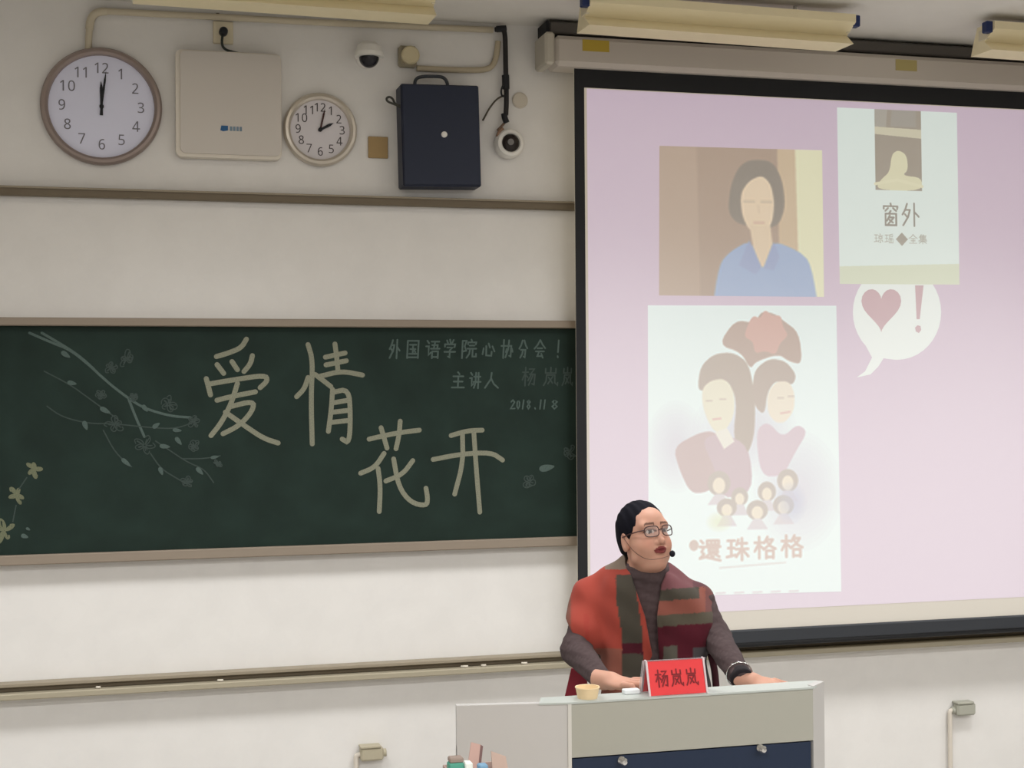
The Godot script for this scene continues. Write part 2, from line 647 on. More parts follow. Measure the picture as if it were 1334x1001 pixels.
func lamps_of_the_room(cy: float) -> void:
	var glow := mat(srgb(240, 236, 228), 0.6)
	glow.emission_enabled = true
	glow.emission = Color(1.0, 0.95, 0.88)
	glow.emission_energy_multiplier = 1.5
	var white := mat(srgb(215, 213, 208), 0.6)
	var rows := [[5.4, "above the front seats"], [8.0, "towards the back wall"]]
	var cols := [[-0.6, "on the left"], [2.2, "in the middle"], [5.0, "on the right"]]
	for r in rows:
		for c in cols:
			var o := thing("ceiling_light", "long white ceiling light %s, in the row %s" % [c[1], r[1]], "ceiling light", Vector3(c[0], cy, r[0]), "ceiling lights out of view")
			part("housing", box(Vector3(-0.64, -0.05, -0.17), Vector3(0.64, -0.001, 0.17), 0.004), white, o)
			part("diffuser", box(Vector3(-0.6, -0.056, -0.14), Vector3(0.6, -0.05, 0.14), 0.002), glow, o)
			var l := AreaLight3D.new()
			l.name = "lamp"
			o.add_child(l, true)
			l.position = Vector3(0, -0.06, 0)
			l.rotation_degrees = Vector3(-90, 0, 0)
			l.area_size = Vector2(1.2, 0.28)
			l.light_color = Color(1.0, 0.995, 0.985)
			l.light_energy = ROOM_LIGHT
			l.area_range = 20.0
			l.shadow_enabled = true
	# deep louvred downlights over the platform: they throw their light down the wall, not across the ceiling
	var k := 0
	for x in [-1.5, 0.3, 2.1, 3.9, 5.7]:
		var o := thing("downlight", "deep louvred ceiling light over the platform, %s from the left" % ["first", "second", "third", "fourth", "fifth"][k], "ceiling light", Vector3(x, cy, STAGE_Z), "downlights out of view")
		k += 1
		part("housing", lathe([Vector2(0.42, -0.001), Vector2(0.45, -0.01), Vector2(0.45, -0.05), Vector2(0.43, -0.05), Vector2(0.42, -0.02), Vector2(0.0001, -0.02)], 40, true), white, o)
		part("diffuser", lathe([Vector2(0.415, -0.022), Vector2(0.415, -0.03), Vector2(0.0001, -0.03)], 40, true), glow, o)
		var l := SpotLight3D.new()
		l.name = "lamp"
		o.add_child(l, true)
		l.position = Vector3(0, -0.06, 0)
		l.rotation_degrees = Vector3(-90, 0, 0)
		l.spot_angle = 64.0
		l.spot_angle_attenuation = 1.0
		l.spot_range = 20.0
		l.light_size = 0.42
		l.light_color = Color(1.0, 1.0, 1.0)
		l.light_energy = STAGE_LIGHT
		l.shadow_enabled = true

func materials() -> void:
	M.wall = grainy(srgb(231, 229, 226), 0.02, 0.9, 0.9, 5)
	M.ceiling = grainy(srgb(226, 223, 216), 0.02, 0.7, 0.95, 8)
	M.floor = grainy(srgb(176, 172, 166), 0.08, 0.8, 0.5, 9)
	M.side = mat(srgb(174, 171, 166), 0.9)
	M.rail = mat(srgb(150, 140, 122), 0.5)
	M.rail_dark = mat(srgb(112, 101, 84), 0.6)
	M.board = grainy(srgb(17, 37, 30), 0.08, 1.1, 0.75, 12, 0.012)
	M.frame = mat(srgb(142, 130, 116), 0.55)
	M.black = mat(srgb(30, 31, 34), 0.7)
	M.white = mat(srgb(232, 230, 224), 0.55)
	M.cream = mat(srgb(222, 212, 186), 0.6)
	M.steel = mat(srgb(180, 172, 165), 0.4, 0.5)
	M.chrome = mat(srgb(225, 225, 225), 0.18, 1.0)
	M.navy = mat(srgb(25, 33, 54), 0.45)
	M.cloth_color = srgb(190, 188, 185)
	M.beam = 0.75
	M.skin_color = srgb(190, 140, 116)

func room(cy: float) -> void:
	var l := -2.6
	var r := 7.4
	var b := 10.2
	struct("wall_front", box(Vector3(l - 0.2, -0.1, -0.2), Vector3(r + 0.2, cy + 0.2, 0.0), 0.0), M.wall)
	struct("wall_back", box(Vector3(l - 0.2, -0.1, b), Vector3(r + 0.2, cy + 0.2, b + 0.2), 0.0), M.side)
	struct("wall_left", box(Vector3(l - 0.2, -0.1, 0.0), Vector3(l, cy + 0.2, b), 0.0), M.side)
	struct("wall_right", box(Vector3(r, -0.1, 0.0), Vector3(r + 0.2, cy + 0.2, b), 0.0), M.side)
	struct("floor", box(Vector3(l, -0.2, 0.0), Vector3(r, 0.0, b), 0.0), M.floor)
	struct("ceiling", box(Vector3(l, cy, 0.0), Vector3(r, cy + 0.2, b), 0.0), M.ceiling)

func board() -> void:
	var z := 0.045
	var top := spot(400, 426.5, z).y
	var low := spot(400, 710.5, z).y
	var x0 := -1.3
	var x1 := 3.4
	var o := thing("blackboard", "long dark green blackboard with big chalk characters and a chalk branch", "blackboard", Vector3(0, low, 0))
	var at := Vector3(0, -low, 0)
	part("writing_surface", box(Vector3(x0, low, 0.004), Vector3(x1, top, z), 0.001), M.board, o, at)
	part("top_frame", box(Vector3(x0, top, 0.004), Vector3(x1, spot(400, 416.2, z).y, z + 0.03), 0.004), M.frame, o, at, "taupe top frame")
	part("bottom_frame", box(Vector3(x0, spot(400, 723, z).y, 0.004), Vector3(x1, low, z + 0.025), 0.004), M.frame, o, at, "taupe bottom frame")
	var zz := z + 0.0006
	var chalk := func(c: Color, sd: int) -> StandardMaterial3D:
		var m := mat(Color.WHITE, 1.0, 0.0, 0.1)
		m.albedo_texture = noise_tex(0.12, c.lerp(srgb(30, 48, 42), 0.22), c, 256, FastNoiseLite.TYPE_SIMPLEX, sd, 3)
		m.uv1_triplanar = true
		m.uv1_world_triplanar = true
		m.uv1_scale = Vector3.ONE * 4.0
		return m
	var bold: Material = chalk.call(srgb(146, 145, 127), 4)
	var faint: Material = chalk.call(srgb(90, 104, 100), 6)
	var fainter: Material = chalk.call(srgb(72, 82, 79), 7)
	var warm: Material = chalk.call(srgb(122, 124, 100), 9)
	var big := {
		"爱": "182,108 165,137 120,155 82,166; 84,193 106,222; 134,183 152,210; 202,163 196,190 174,216; 48,240 54,262 62,294; 56,258 150,242 244,228 254,246 228,270; 84,312 130,300 212,284; 152,256 132,322 98,388 64,430; 126,334 206,314 204,346 160,396 104,424; 112,352 180,400 240,440 288,455",
		"情": "388,126 404,180 398,300 402,458; 388,236 376,274 350,300; 412,226 436,244 464,266; 478,124 484,170 488,216; 446,168 512,154; 448,194 516,180; 428,232 500,214 570,228; 470,276 466,340 456,416; 470,286 524,274 530,360 526,456 502,442; 476,320 522,312; 470,352 522,346; 466,386 520,380",
		"花": "592,442 680,422 760,412; 632,404 652,472; 696,382 692,430 682,474; 642,490 612,536 564,556; 622,540 630,600 626,684; 738,514 704,560 648,582; 674,508 690,600 730,654 784,666 788,640 782,606",
		"开": "866,430 920,414 970,412; 806,510 900,492 1000,486 1038,512; 904,426 906,520 878,626; 942,420 950,540 962,686",
	}
	for c in big:
		part("chalk_character", ink(traced(big[c], 250, 400, 2.565, zz), 0.021, zz), bold, o, at, "large chalk character")
	# small lines of writing, upper right
	var line := func(text: String, boxes: Array, y0: float, y1: float, w: float, m: Material) -> void:
		for i in text.length():
			var bx: Array = boxes[i]
			var all := glyph(text[i], bx[0] / 4.764 + 490, y0 / 4.764 + 430, bx[1] / 4.764 + 490, y1 / 4.764 + 430, zz, 0.05)
			part("chalk_writing", ink(all, w, zz), m, o, at, "small faint chalk character")
	line.call("外国语学院心协分会!", [[80, 152], [184, 272], [305, 395], [420, 495], [525, 625], [655, 742], [774, 850], [885, 940], [980, 1052], [1110, 1150]], 58, 180, 0.0075, faint)
	line.call("主讲人", [[466, 552], [578, 650], [672, 762]], 258, 366, 0.0075, faint)
	line.call("杨岚岚", [[905, 992], [1032, 1132], [1150, 1222]], 228, 352, 0.0065, fainter)
	line.call("2018.118", [[830, 866], [868, 896], [898, 925], [930, 962], [975, 1000], [1008, 1030], [1032, 1056], [1080, 1135]], 432, 494, 0.0065, faint)
	# the drawn branch
	var layer := []
	var twig := func(called: String, text: String, w: float, m: Material, note: String) -> void:
		for drawn in traced(text, 0, 400, 2.86, zz):
			layer.append(1)
			part(called, ink([drawn], w, zz + layer.size() * 0.00008), m, o, at, note)
	twig.call("chalk_branch", "110,97 190,132 262,160 330,215 400,280 470,335 540,380 640,408 710,412; 156,97 240,146 300,186 350,232; 480,345 505,410 538,484", 0.0105, faint, "drawn chalk branch")
	twig.call("chalk_twig", "165,240 262,290 330,340 400,390 440,420; 175,370 230,410 330,435 420,435 560,450 660,455 740,420; 385,460 430,545 490,596; 560,545 600,604 660,640 696,660; 580,500 640,540 700,580 760,604 796,655; 680,566 760,566 820,555", 0.005, fainter, "thin drawn twig")
	for f in [[245, 178, 20, 9, 0.6], [268, 284, 18, 8, 0.2], [318, 442, 18, 9, 1.2], [470, 580, 22, 8, 0.7], [540, 378, 16, 8, 0.9], [582, 442, 16, 8, -0.6], [660, 460, 17, 7, 0.1], [665, 500, 18, 8, 0.9], [614, 520, 20, 8, 0.1], [600, 612, 16, 8, 1.2], [744, 612, 18, 8, 0.8], [392, 386, 22, 9, 0.5], [800, 560, 16, 6, -0.2], [92, 855, 14, 8, 0.3], [105, 828, 9, 5, 0.5]]:
		part("chalk_leaf", slab(wall_poly(f, 0, 400, 2.86, zz), zz, zz + 0.0028), faint, o, at)
	for f in [[470, 192, 32], [630, 365, 36], [428, 440, 36], [540, 515, 38], [724, 520, 28], [694, 650, 22], [500, 336, 20], [375, 330, 22], [412, 226, 24], [726, 425, 26], [810, 585, 16]]:
		part("chalk_blossom", ink(blossom(f, 0, 400, 2.86, zz), 0.0042, zz + 0.0016), fainter, o, at)
	for f in [[125, 605, 32], [64, 706, 36], [18, 832, 46]]:
		part("chalk_blossom", ink(blossom(f, 0, 400, 2.86, zz, true), 0.008, zz), warm, o, at, "pale yellow chalk blossom")
	twig.call("chalk_twig", "100,636 70,680; 60,740 48,800", 0.005, fainter, "thin drawn twig")
	part("chalk_leaf", slab(wall_poly([1186, 538, 26, 11, -0.2], 250, 400, 2.565, zz), zz, zz + 0.001), faint, o, at)
	part("chalk_blossom", ink(blossom([1128, 586, 28], 250, 400, 2.565, zz), 0.0045, zz), fainter, o, at)
	part("chalk_blossom", ink(blossom([1262, 486, 28], 250, 400, 2.565, zz), 0.0045, zz), fainter, o, at)

func wall_poly(f: Array, ox: float, oy: float, scale: float, z: float) -> PackedVector2Array:
	var p := PackedVector2Array()
	for k in 14:
		var a := TAU * k / 14.0
		var q := Vector2(f[2] * cos(a), f[3] * sin(a) * (1.0 - 0.4 * cos(a))).rotated(f[4]) + Vector2(f[0], f[1])
		var s := spot(q.x / scale + ox, q.y / scale + oy, z)
		p.append(Vector2(s.x, s.y))
	return p

func blossom(f: Array, ox: float, oy: float, scale: float, z: float, full := false) -> Array:
	var out := []
	var rng := RandomNumberGenerator.new()
	rng.seed = int(f[0] * 7 + f[1])
	var start := rng.randf() * TAU
	var mid := Vector2(f[0], f[1]) + Vector2(rng.randf_range(-3, 3), rng.randf_range(-3, 3))
	var put := func(q: Vector2) -> Vector2:
		var s := spot(q.x / scale + ox, q.y / scale + oy, z)
		return Vector2(s.x, s.y)
	for k in 5:
		var a := start + TAU * k / 5.0 + rng.randf_range(-0.35, 0.35)
		var reach: float = f[2] * rng.randf_range(0.65, 1.15)
		var wide: float = f[2] * (rng.randf_range(0.12, 0.2) if full else rng.randf_range(0.22, 0.42))
		var loop := PackedVector2Array()
		var last := 8 if rng.randf() < 0.6 else 6
		for j in last:
			var t := TAU * (j + 0.4) / 8.0
			loop.append(put.call(Vector2(reach * (0.55 - 0.47 * cos(t)), sin(t) * wide + rng.randf_range(-1.5, 1.5)).rotated(a) + mid))
		out.append(soften(loop, 1))
		for j in (3 if full else 2):
			var b := a + rng.randf_range(-0.22, 0.22)
			out.append(PackedVector2Array([put.call(Vector2(reach * 0.12, 0).rotated(b) + mid), put.call(Vector2(reach * rng.randf_range(0.5, 0.85), 0).rotated(b) + mid)]))
	return out

func rails() -> void:
	var x0 := -1.6
	var x1 := 5.6
	# upper rail: one folded strip along the wall
	var y1 := spot(300, 250, 0.05).y
	var y0 := spot(300, 261.5, 0.05).y
	var o := thing("board_rail", "narrow brownish metal rail along the wall under the clocks", "rail", Vector3(0, y0, 0))
	part("strip", box(Vector3(x0, 0, 0.002), Vector3(x1, y1 - y0, 0.045), 0.004), M.rail_dark, o)
	part("lip", box(Vector3(x0, y1 - y0 - 0.008, 0.045), Vector3(x1, y1 - y0, 0.055), 0.002), M.rail, o)
	# lower rail: an upper lip, a dark groove and a lower ledge
	var t := spot(400, 870, 0.06).y
	var g1 := spot(400, 875, 0.06).y
	var g0 := spot(400, 881.5, 0.06).y
	var b := spot(400, 889.5, 0.06).y
	var p := thing("board_rail", "grooved metal rail along the wall below the blackboard, chalk bits on it", "rail", Vector3(0, b, 0))
	var at := Vector3(0, -b, 0)
	part("upper_lip", box(Vector3(x0, g1, 0.002), Vector3(x1, t, 0.06), 0.003), M.rail, p, at)
	part("groove", box(Vector3(x0, g0, 0.002), Vector3(x1, g1, 0.036), 0.002), M.rail_dark, p, at, "dark groove")
	part("lower_lip", box(Vector3(x0, b, 0.002), Vector3(x1, g0, 0.085), 0.004), mat(srgb(166, 158, 138), 0.5), p, at)
	var white := mat(srgb(205, 198, 184), 0.9)
	for c in [[287, 894.0, 0.012], [605, 876.5, 0.016], [630, 875.5, 0.011], [683, 873.0, 0.013], [128, 906.0, 0.009]]:
		var q := spot(c[0], c[1], 0.07)
		var k := thing("chalk_piece", "", "chalk", Vector3(q.x, g0, 0.07), "short bits of chalk on the lower rail")
		tag(k, "small bit of chalk on the lower rail, %s" % {287: "second from the left", 605: "left one of three by the lecturer", 630: "middle one of three by the lecturer", 683: "right one of three by the lecturer", 128: "leftmost of all"}[c[0]], "chalk", "short bits of chalk on the lower rail")
		part("stick", tube([Vector3(-c[2], 0.0055, 0), Vector3(c[2], 0.0055, 0.002)], 0.0055, 10), white, k)

# ---------------------------------------------------------------- the projection screen
func screen() -> void:
	var z := 0.16
	var l := spot(750.5, 460, z).x
	var r := l + 3.15
	var yt := spot(1000, 101.5, z).y
	var yin := spot(1000, 126, z).y
	var ylow := spot(1100, 813.5, z).y
	var yb := spot(1100, 836, z).y
	var inner := spot(763.5, 460, z).x
	var o := thing("projection_screen", "white pull-down projection screen with black border showing a pink slide", "screen", Vector3(0, yb, 0))
	var at := Vector3(0, -yb, 0)
	part("cloth", box(Vector3(l, ylow - 0.01, z - 0.004), Vector3(r, yt, z), 0.0), thrown(null, Color(0.24, 0.2, 0.13).linear_to_srgb()), o, at)
	var black: StandardMaterial3D = M.black
	part("border", box(Vector3(l, ylow, z), Vector3(inner, yin, z + 0.001), 0.0), black, o, at, "black left border")
	part("border", box(Vector3(l, yin, z), Vector3(r, yt + 0.03, z + 0.001), 0.0), black, o, at, "black top border")
	part("border", box(Vector3(r - (inner - l), ylow, z), Vector3(r, yin, z + 0.001), 0.0), black, o, at, "black right border")
	part("weight_bar", box(Vector3(l - 0.01, yb + 0.018, z - 0.02), Vector3(r + 0.01, ylow, z + 0.016), 0.006), mat(srgb(52, 55, 60), 0.5), o, at, "black bottom bar")
	part("bar_edge", tube([Vector3(l - 0.01, yb + 0.012, z - 0.002), Vector3(r + 0.01, yb + 0.012, z - 0.002)], 0.014, 12), mat(srgb(26, 27, 30), 0.5), o, at)
	# casing
	var c1 := spot(720, 45, 0.2).y
	var c0 := spot(720, 85, 0.2).y
	var cl := spot(722, 60, 0.2).x
	var cas := part("casing", box(Vector3(cl, c0, 0.05), Vector3(r + 0.2, c1, 0.21), 0.02), mat(srgb(196, 188, 178), 0.5), o, at, "white casing the screen rolls into")
	var lab := mat(srgb(186, 160, 62), 0.7)
	var s1 := spot(759, 51, 0.213)
	var s2 := spot(794, 68, 0.213)
	part("label_sticker", box(Vector3(s1.x, s2.y, 0.2095), Vector3(s2.x, s1.y, 0.2115), 0.0005), lab, cas, Vector3.ZERO, "yellow sticker")
	s1 = spot(1167, 77, 0.213)
	s2 = spot(1195, 93, 0.213)
	part("label_sticker", box(Vector3(s1.x, s2.y, 0.2095), Vector3(s2.x, s1.y, 0.2115), 0.0005), mat(srgb(176, 162, 108), 0.7), cas, Vector3.ZERO, "faded yellow sticker")
	part("end_cap", box(Vector3(cl - 0.045, c0 + 0.002, 0.04), Vector3(cl, c1 + 0.01, 0.215), 0.012), mat(srgb(186, 180, 166), 0.5), cas)
	# dark mounting bar above the casing
	var b1 := spot(1180, 55.5, 0.17).y
	var b0 := c1 + 0.014
	var bar := thing("mounting_bar", "long dark grey bar on the wall just above the screen casing", "bar", Vector3(0, b0, 0))
	var bl := spot(716, 35, 0.17).x
	part("bar", box(Vector3(bl, 0, 0.002), Vector3(r + 0.2, b1 - b0, 0.17), 0.008), mat(srgb(88, 84, 80), 0.5), bar)
	part("end_cap", box(Vector3(bl - 0.014, -0.002, 0.028), Vector3(bl, b1 - b0 + 0.002, 0.172), 0.004), M.black, bar)
	slide(o, at, z + 0.0015, inner, r - (inner - l), yin)

func slide(o: Node3D, at: Vector3, z: float, x0: float, x1: float, ytop: float) -> void:
	var low := spot(1100, 789.5, z).y
	var pink := thrown(null, Color(0.385, 0.283, 0.405).linear_to_srgb())
	part("slide", box(Vector3(x0 + 0.012, low, z - 0.001), Vector3(x1, ytop - 0.004, z), 0.0), pink, o, at, "pink projected slide")
	# portrait photo
	var k := 3.0
	var im := Image.create(216 * 3, 197 * 3, false, Image.FORMAT_RGB8)
	var ox := 857.0
	var oy := 190.0
	var P := func(text: String, from: Vector2) -> PackedVector2Array:
		var p := PackedVector2Array()
		for q in strokes_of(text)[0]:
			p.append((q - from) * k)
		if p.size() > 5:
			for step in 2:
				var r := PackedVector2Array()
				for i in p.size():
					var nx := p[(i + 1) % p.size()]
					r.append(p[i].lerp(nx, 0.22))
					r.append(p[i].lerp(nx, 0.78))
				p = r
		return p
	im.fill(srgb(122, 92, 72))
	fill(im, P.call("857,190 905,190 910,390 857,390", Vector2(ox, oy)), srgb(136, 108, 88))
	fill(im, P.call("1012,190 1036,190 1040,390 1014,390", Vector2(ox, oy)), srgb(166, 140, 104))
	fill(im, P.call("1036,190 1080,190 1080,390 1040,390", Vector2(ox, oy)), srgb(196, 196, 158))
	fill(im, P.call("975,205 1005,206 1018,230 1022,265 1014,290 1000,296 960,292 946,276 950,240 960,216", Vector2(ox, oy)), srgb(54, 42, 34))
	fill(im, P.call("962,250 975,232 992,225 1004,238 1008,262 1005,290 992,304 974,300 964,280", Vector2(ox, oy)), srgb(196, 172, 140))
	fill(im, P.call("974,292 1002,292 1006,326 992,356 980,328", Vector2(ox, oy)), srgb(190, 166, 134))
	fill(im, P.call("924,410 934,345 948,328 975,312 984,334 990,352 1000,336 1005,312 1040,326 1056,342 1068,420 926,420", Vector2(ox, oy)), srgb(96, 132, 176))
	fill(im, P.call("974,312 990,348 982,358 960,346", Vector2(ox, oy)), srgb(86, 116, 166))
	fill(im, P.call("1006,314 992,350 1006,352 1014,334", Vector2(ox, oy)), srgb(86, 116, 166))
	for ex in [974.0, 997.0]:
		pen(im, P.call("%f,261 %f,261" % [ex - 7, ex + 7], Vector2(ox, oy)), 7.0, srgb(160, 138, 110))
	pen(im, P.call("980,289 994,289", Vector2(ox, oy)), 5.0, srgb(160, 110, 92))
	pen(im, P.call("986,266 987,276", Vector2(ox, oy)), 4.0, srgb(172, 146, 114))
	part("portrait_photo", sheet([Vector2(859, 190), Vector2(1071, 196), Vector2(1073.5, 387), Vector2(858.5, 385)], z + 0.0008), thrown(ImageTexture.create_from_image(blurred(im, 7.0))), o, at, "projected photo of a dark-haired woman in a blue shirt")
	# book cover
	im = Image.create(160 * 3, 232 * 3, false, Image.FORMAT_RGB8)
	ox = 1090.0
	oy = 141.0
	im.fill(srgb(190, 206, 202))
	fill(im, P.call("1090,350 1250,345 1250,375 1090,375", Vector2(ox, oy)), srgb(176, 186, 160))
	fill(im, P.call("1139,141 1201,141 1201,248 1139,248", Vector2(ox, oy)), srgb(98, 88, 74))
	fill(im, P.call("1139,141 1156,141 1154,164 1139,164", Vector2(ox, oy)), srgb(118, 116, 108))
	fill(im, P.call("1162,141 1194,141 1194,163 1160,163", Vector2(ox, oy)), srgb(106, 104, 98))
	fill(im, P.call("1139,164 1201,166 1201,178 1139,174", Vector2(ox, oy)), srgb(170, 166, 138))
	fill(im, P.call("1161,200 1170,194 1181,200 1183,220 1175,228 1201,230 1201,248 1139,248 1146,234 1158,224", Vector2(ox, oy)), srgb(186, 184, 146))
	pen(im, P.call("1139,240 1168,234 1201,242", Vector2(ox, oy)), 12.0, srgb(192, 190, 154))
	for g in [["窗", 1147.0, 265.0, 1170.0, 296.0], ["外", 1173.0, 264.0, 1198.0, 296.0]]:
		for s in strokes_of(GLYPH[g[0]]):
			var line := PackedVector2Array()
			for q in s:
				line.append((Vector2(lerpf(g[1], g[3], q.x / 100.0), lerpf(g[2], g[4], q.y / 100.0)) - Vector2(ox, oy)) * k)
			pen(im, line, 6.5, srgb(60, 52, 42))
	for g in [["琼", 1136.0], ["瑶", 1150.0], ["全", 1182.0], ["集", 1195.0]]:
		for s in strokes_of(GLYPH[g[0]]):
			var line := PackedVector2Array()
			for q in s:
				line.append((Vector2(lerpf(g[1], g[1] + 12.0, q.x / 100.0), lerpf(306.0, 319.0, q.y / 100.0)) - Vector2(ox, oy)) * k)
			pen(im, line, 2.6, srgb(112, 112, 100))
	fill(im, P.call("1173,304 1181,313 1173,322 1165,313", Vector2(ox, oy)), srgb(104, 100, 88))
	part("book_cover", sheet([Vector2(1090.5, 140), Vector2(1246.5, 147), Vector2(1250, 371), Vector2(1094, 370)], z + 0.0012), thrown(ImageTexture.create_from_image(blurred(im, 2.4))), o, at, "projected pale book cover")
	# picture poster: a plain stand-in of two painted figures
	im = Image.create(252 * 3, 376 * 3, false, Image.FORMAT_RGB8)
	ox = 844.0
	oy = 397.0
	im.fill(srgb(188, 205, 205))
	for w in [[880, 580, 40, 60], [1040, 640, 60, 80], [970, 560, 70, 60]]:
		for s in 10:
			fill(im, round_poly((w[0] - ox) * k, (w[1] - oy) * k, w[2] * k * (1.0 - s * 0.09), w[3] * k * (1.0 - s * 0.09)), Color(srgb(158, 146, 172), 0.07))
	fill(im, P.call("936,448 958,416 985,420 994,404 1012,408 1022,416 1044,432 1048,474 1030,470 1016,460 985,470 978,480 966,458", Vector2(ox, oy)), srgb(122, 88, 76))
	fill(im, P.call("974,424 982,410 992,414 998,402 1008,410 1020,410 1022,424 1030,436 1018,446 1012,462 998,456 984,460 982,444 970,438", Vector2(ox, oy)), srgb(160, 104, 94))
	fill(im, P.call("908,506 912,476 930,460 955,458 976,472 984,520 982,570 968,600 954,570 960,520 946,490 918,508", Vector2(ox, oy)), srgb(116, 96, 84))
	fill(im, P.call("980,506 984,480 1004,466 1026,470 1040,488 1034,502 1012,494 1000,510 996,540 984,530", Vector2(ox, oy)), srgb(118, 96, 86))
	fill(im, P.call("914,504 926,494 944,492 956,508 956,540 944,560 930,562 920,545 914,525", Vector2(ox, oy)), srgb(188, 184, 160))
	fill(im, P.call("1000,512 1012,496 1030,496 1037,512 1036,534 1024,550 1010,550 1000,536", Vector2(ox, oy)), srgb(192, 182, 162))
	fill(im, P.call("876,580 910,562 930,560 958,590 950,620 918,640 898,640 884,610", Vector2(ox, oy)), srgb(138, 106, 112))
	fill(im, P.call("912,570 940,562 975,580 980,640 940,650 930,610", Vector2(ox, oy)), srgb(144, 116, 132))
	fill(im, P.call("984,560 1000,548 1020,570 1040,552 1054,562 1036,590 1020,620 990,620", Vector2(ox, oy)), srgb(160, 136, 154))
	fill(im, P.call("930,562 946,556 956,574 942,584", Vector2(ox, oy)), srgb(190, 188, 176))
	for f in [[935, 628, 15, 16], [962, 646, 11, 12], [998, 640, 12, 13], [1026, 626, 14, 15], [945, 660, 13, 12], [985, 664, 14, 13], [1020, 658, 14, 13]]:
		fill(im, round_poly((f[0] - ox) * k, (f[1] - oy) * k, f[2] * k, f[3] * k), srgb(126, 112, 104))
		fill(im, round_poly((f[0] - ox) * k, (f[1] + 3 - oy) * k, f[2] * k * 0.55, f[3] * k * 0.65), srgb(190, 178, 156))
		fill(im, P.call("%f,%f %f,%f %f,%f %f,%f" % [f[0] - f[2], f[1] + f[3] + 12, f[0] - 5, f[1] + f[3] - 2, f[0] + 5, f[1] + f[3] - 2, f[0] + f[2], f[1] + f[3] + 12], Vector2(ox, oy)), srgb(166, 160, 168))
	for s in 8:
		fill(im, round_poly((935 - ox) * k, (678 - oy) * k, 18 * k * (1.0 - s * 0.1), 14 * k * (1.0 - s * 0.1)), Color(srgb(176, 184, 130), 0.08))
		fill(im, round_poly((1030 - ox) * k, (655 - oy) * k, 22 * k * (1.0 - s * 0.1), 28 * k * (1.0 - s * 0.1)), Color(srgb(120, 130, 170), 0.08))
	for e in [[923, 521], [941, 519], [1018, 518], [1032, 516]]:
		pen(im, P.call("%f,%f %f,%f" % [e[0] - 4, e[1], e[0] + 4, e[1]], Vector2(ox, oy)), 5.0, srgb(150, 132, 116))
	pen(im, P.call("928,545 938,544", Vector2(ox, oy)), 6.0, srgb(172, 120, 112))
	pen(im, P.call("1018,538 1030,536", Vector2(ox, oy)), 6.0, srgb(172, 120, 112))
	var tx := 908.0
	for ch in "還珠格格":
		for s in strokes_of(GLYPH[ch]):
			var line := PackedVector2Array()
			for q in s:
				line.append((Vector2(lerpf(tx, tx + 29.0, q.x / 100.0), lerpf(700.0, 730.0, q.y / 100.0) - (tx - 908.0) * 0.03) - Vector2(ox, oy)) * k)
			pen(im, line, 10.0, srgb(150, 116, 104))
		tx += 36.0
	fill(im, round_poly((902 - ox) * k, (708 - oy) * k, 6 * k, 7 * k), srgb(146, 118, 108))
	pen(im, P.call("935,738 1022,733", Vector2(ox, oy)), 4.0, srgb(158, 150, 148))
	for q in 5:
		pen(im, P.call("%f,771 %f,770.5" % [930 + q * 24.0, 942 + q * 24.0], Vector2(ox, oy)), 5.0, srgb(162, 150, 160))
	part("poster", sheet([Vector2(844, 398), Vector2(1089.5, 398.5), Vector2(1096, 771), Vector2(845, 778)], z + 0.001), thrown(ImageTexture.create_from_image(blurred(im, 5.5))), o, at, "projected pale poster of two painted women")
	# speech bubble with a heart and an exclamation mark
	var ring := PackedVector2Array()
	for i in 40:
		var a := TAU * i / 40.0 - 2.2
		var rr := Vector2(57.5 * cos(a), 62.0 * sin(a))
		var q := spot(1168.5 + rr.x, 407.0 + rr.y, z)
		var deg := fposmod(rad_to_deg(a), 360.0)
		if deg > 102.0 and deg < 128.0:
			continue
		ring.append(Vector2(q.x, q.y))
		if deg > 92.0 and deg <= 102.0:
			for t in [[1151, 467], [1144, 478], [1134, 488], [1116, 492], [1127, 484], [1136, 466]]:
				q = spot(t[0], t[1], z)
				ring.append(Vector2(q.x, q.y))
	var pale := thrown(null, Color(0.56, 0.62, 0.6).linear_to_srgb())
	var rose := thrown(null, Color(0.31, 0.145, 0.2).linear_to_srgb())
	part("speech_bubble", slab(ring, z + 0.0001, z + 0.0005), pale, o, at, "projected white speech bubble")
	var heart := PackedVector2Array()
	for i in 36:
		var t := TAU * i / 36.0
		var q := spot(1148 + 1.62 * 16.0 * pow(sin(t), 3), 400 - 2.0 * (13.0 * cos(t) - 5.0 * cos(2 * t) - 2.0 * cos(3 * t) - cos(4 * t)) * 0.97, z)
		heart.append(Vector2(q.x, q.y))
	part("heart", slab(heart, z + 0.0006, z + 0.001), rose, o, at, "projected rose heart")
	var st := begin()
	for p in ["1192,372 1203,372 1198,416 1194,416", "1195,424 1199,425 1200,430 1197,434 1193,432 1192,427"]:
		var q := PackedVector2Array()
		for s in strokes_of(p)[0]:
			var w := spot(s.x, s.y, z)
			q.append(Vector2(w.x, w.y))
		add_slab(st, q, z + 0.0006, z + 0.001)
	part("exclamation_mark", done(st), rose, o, at, "projected rose exclamation mark")

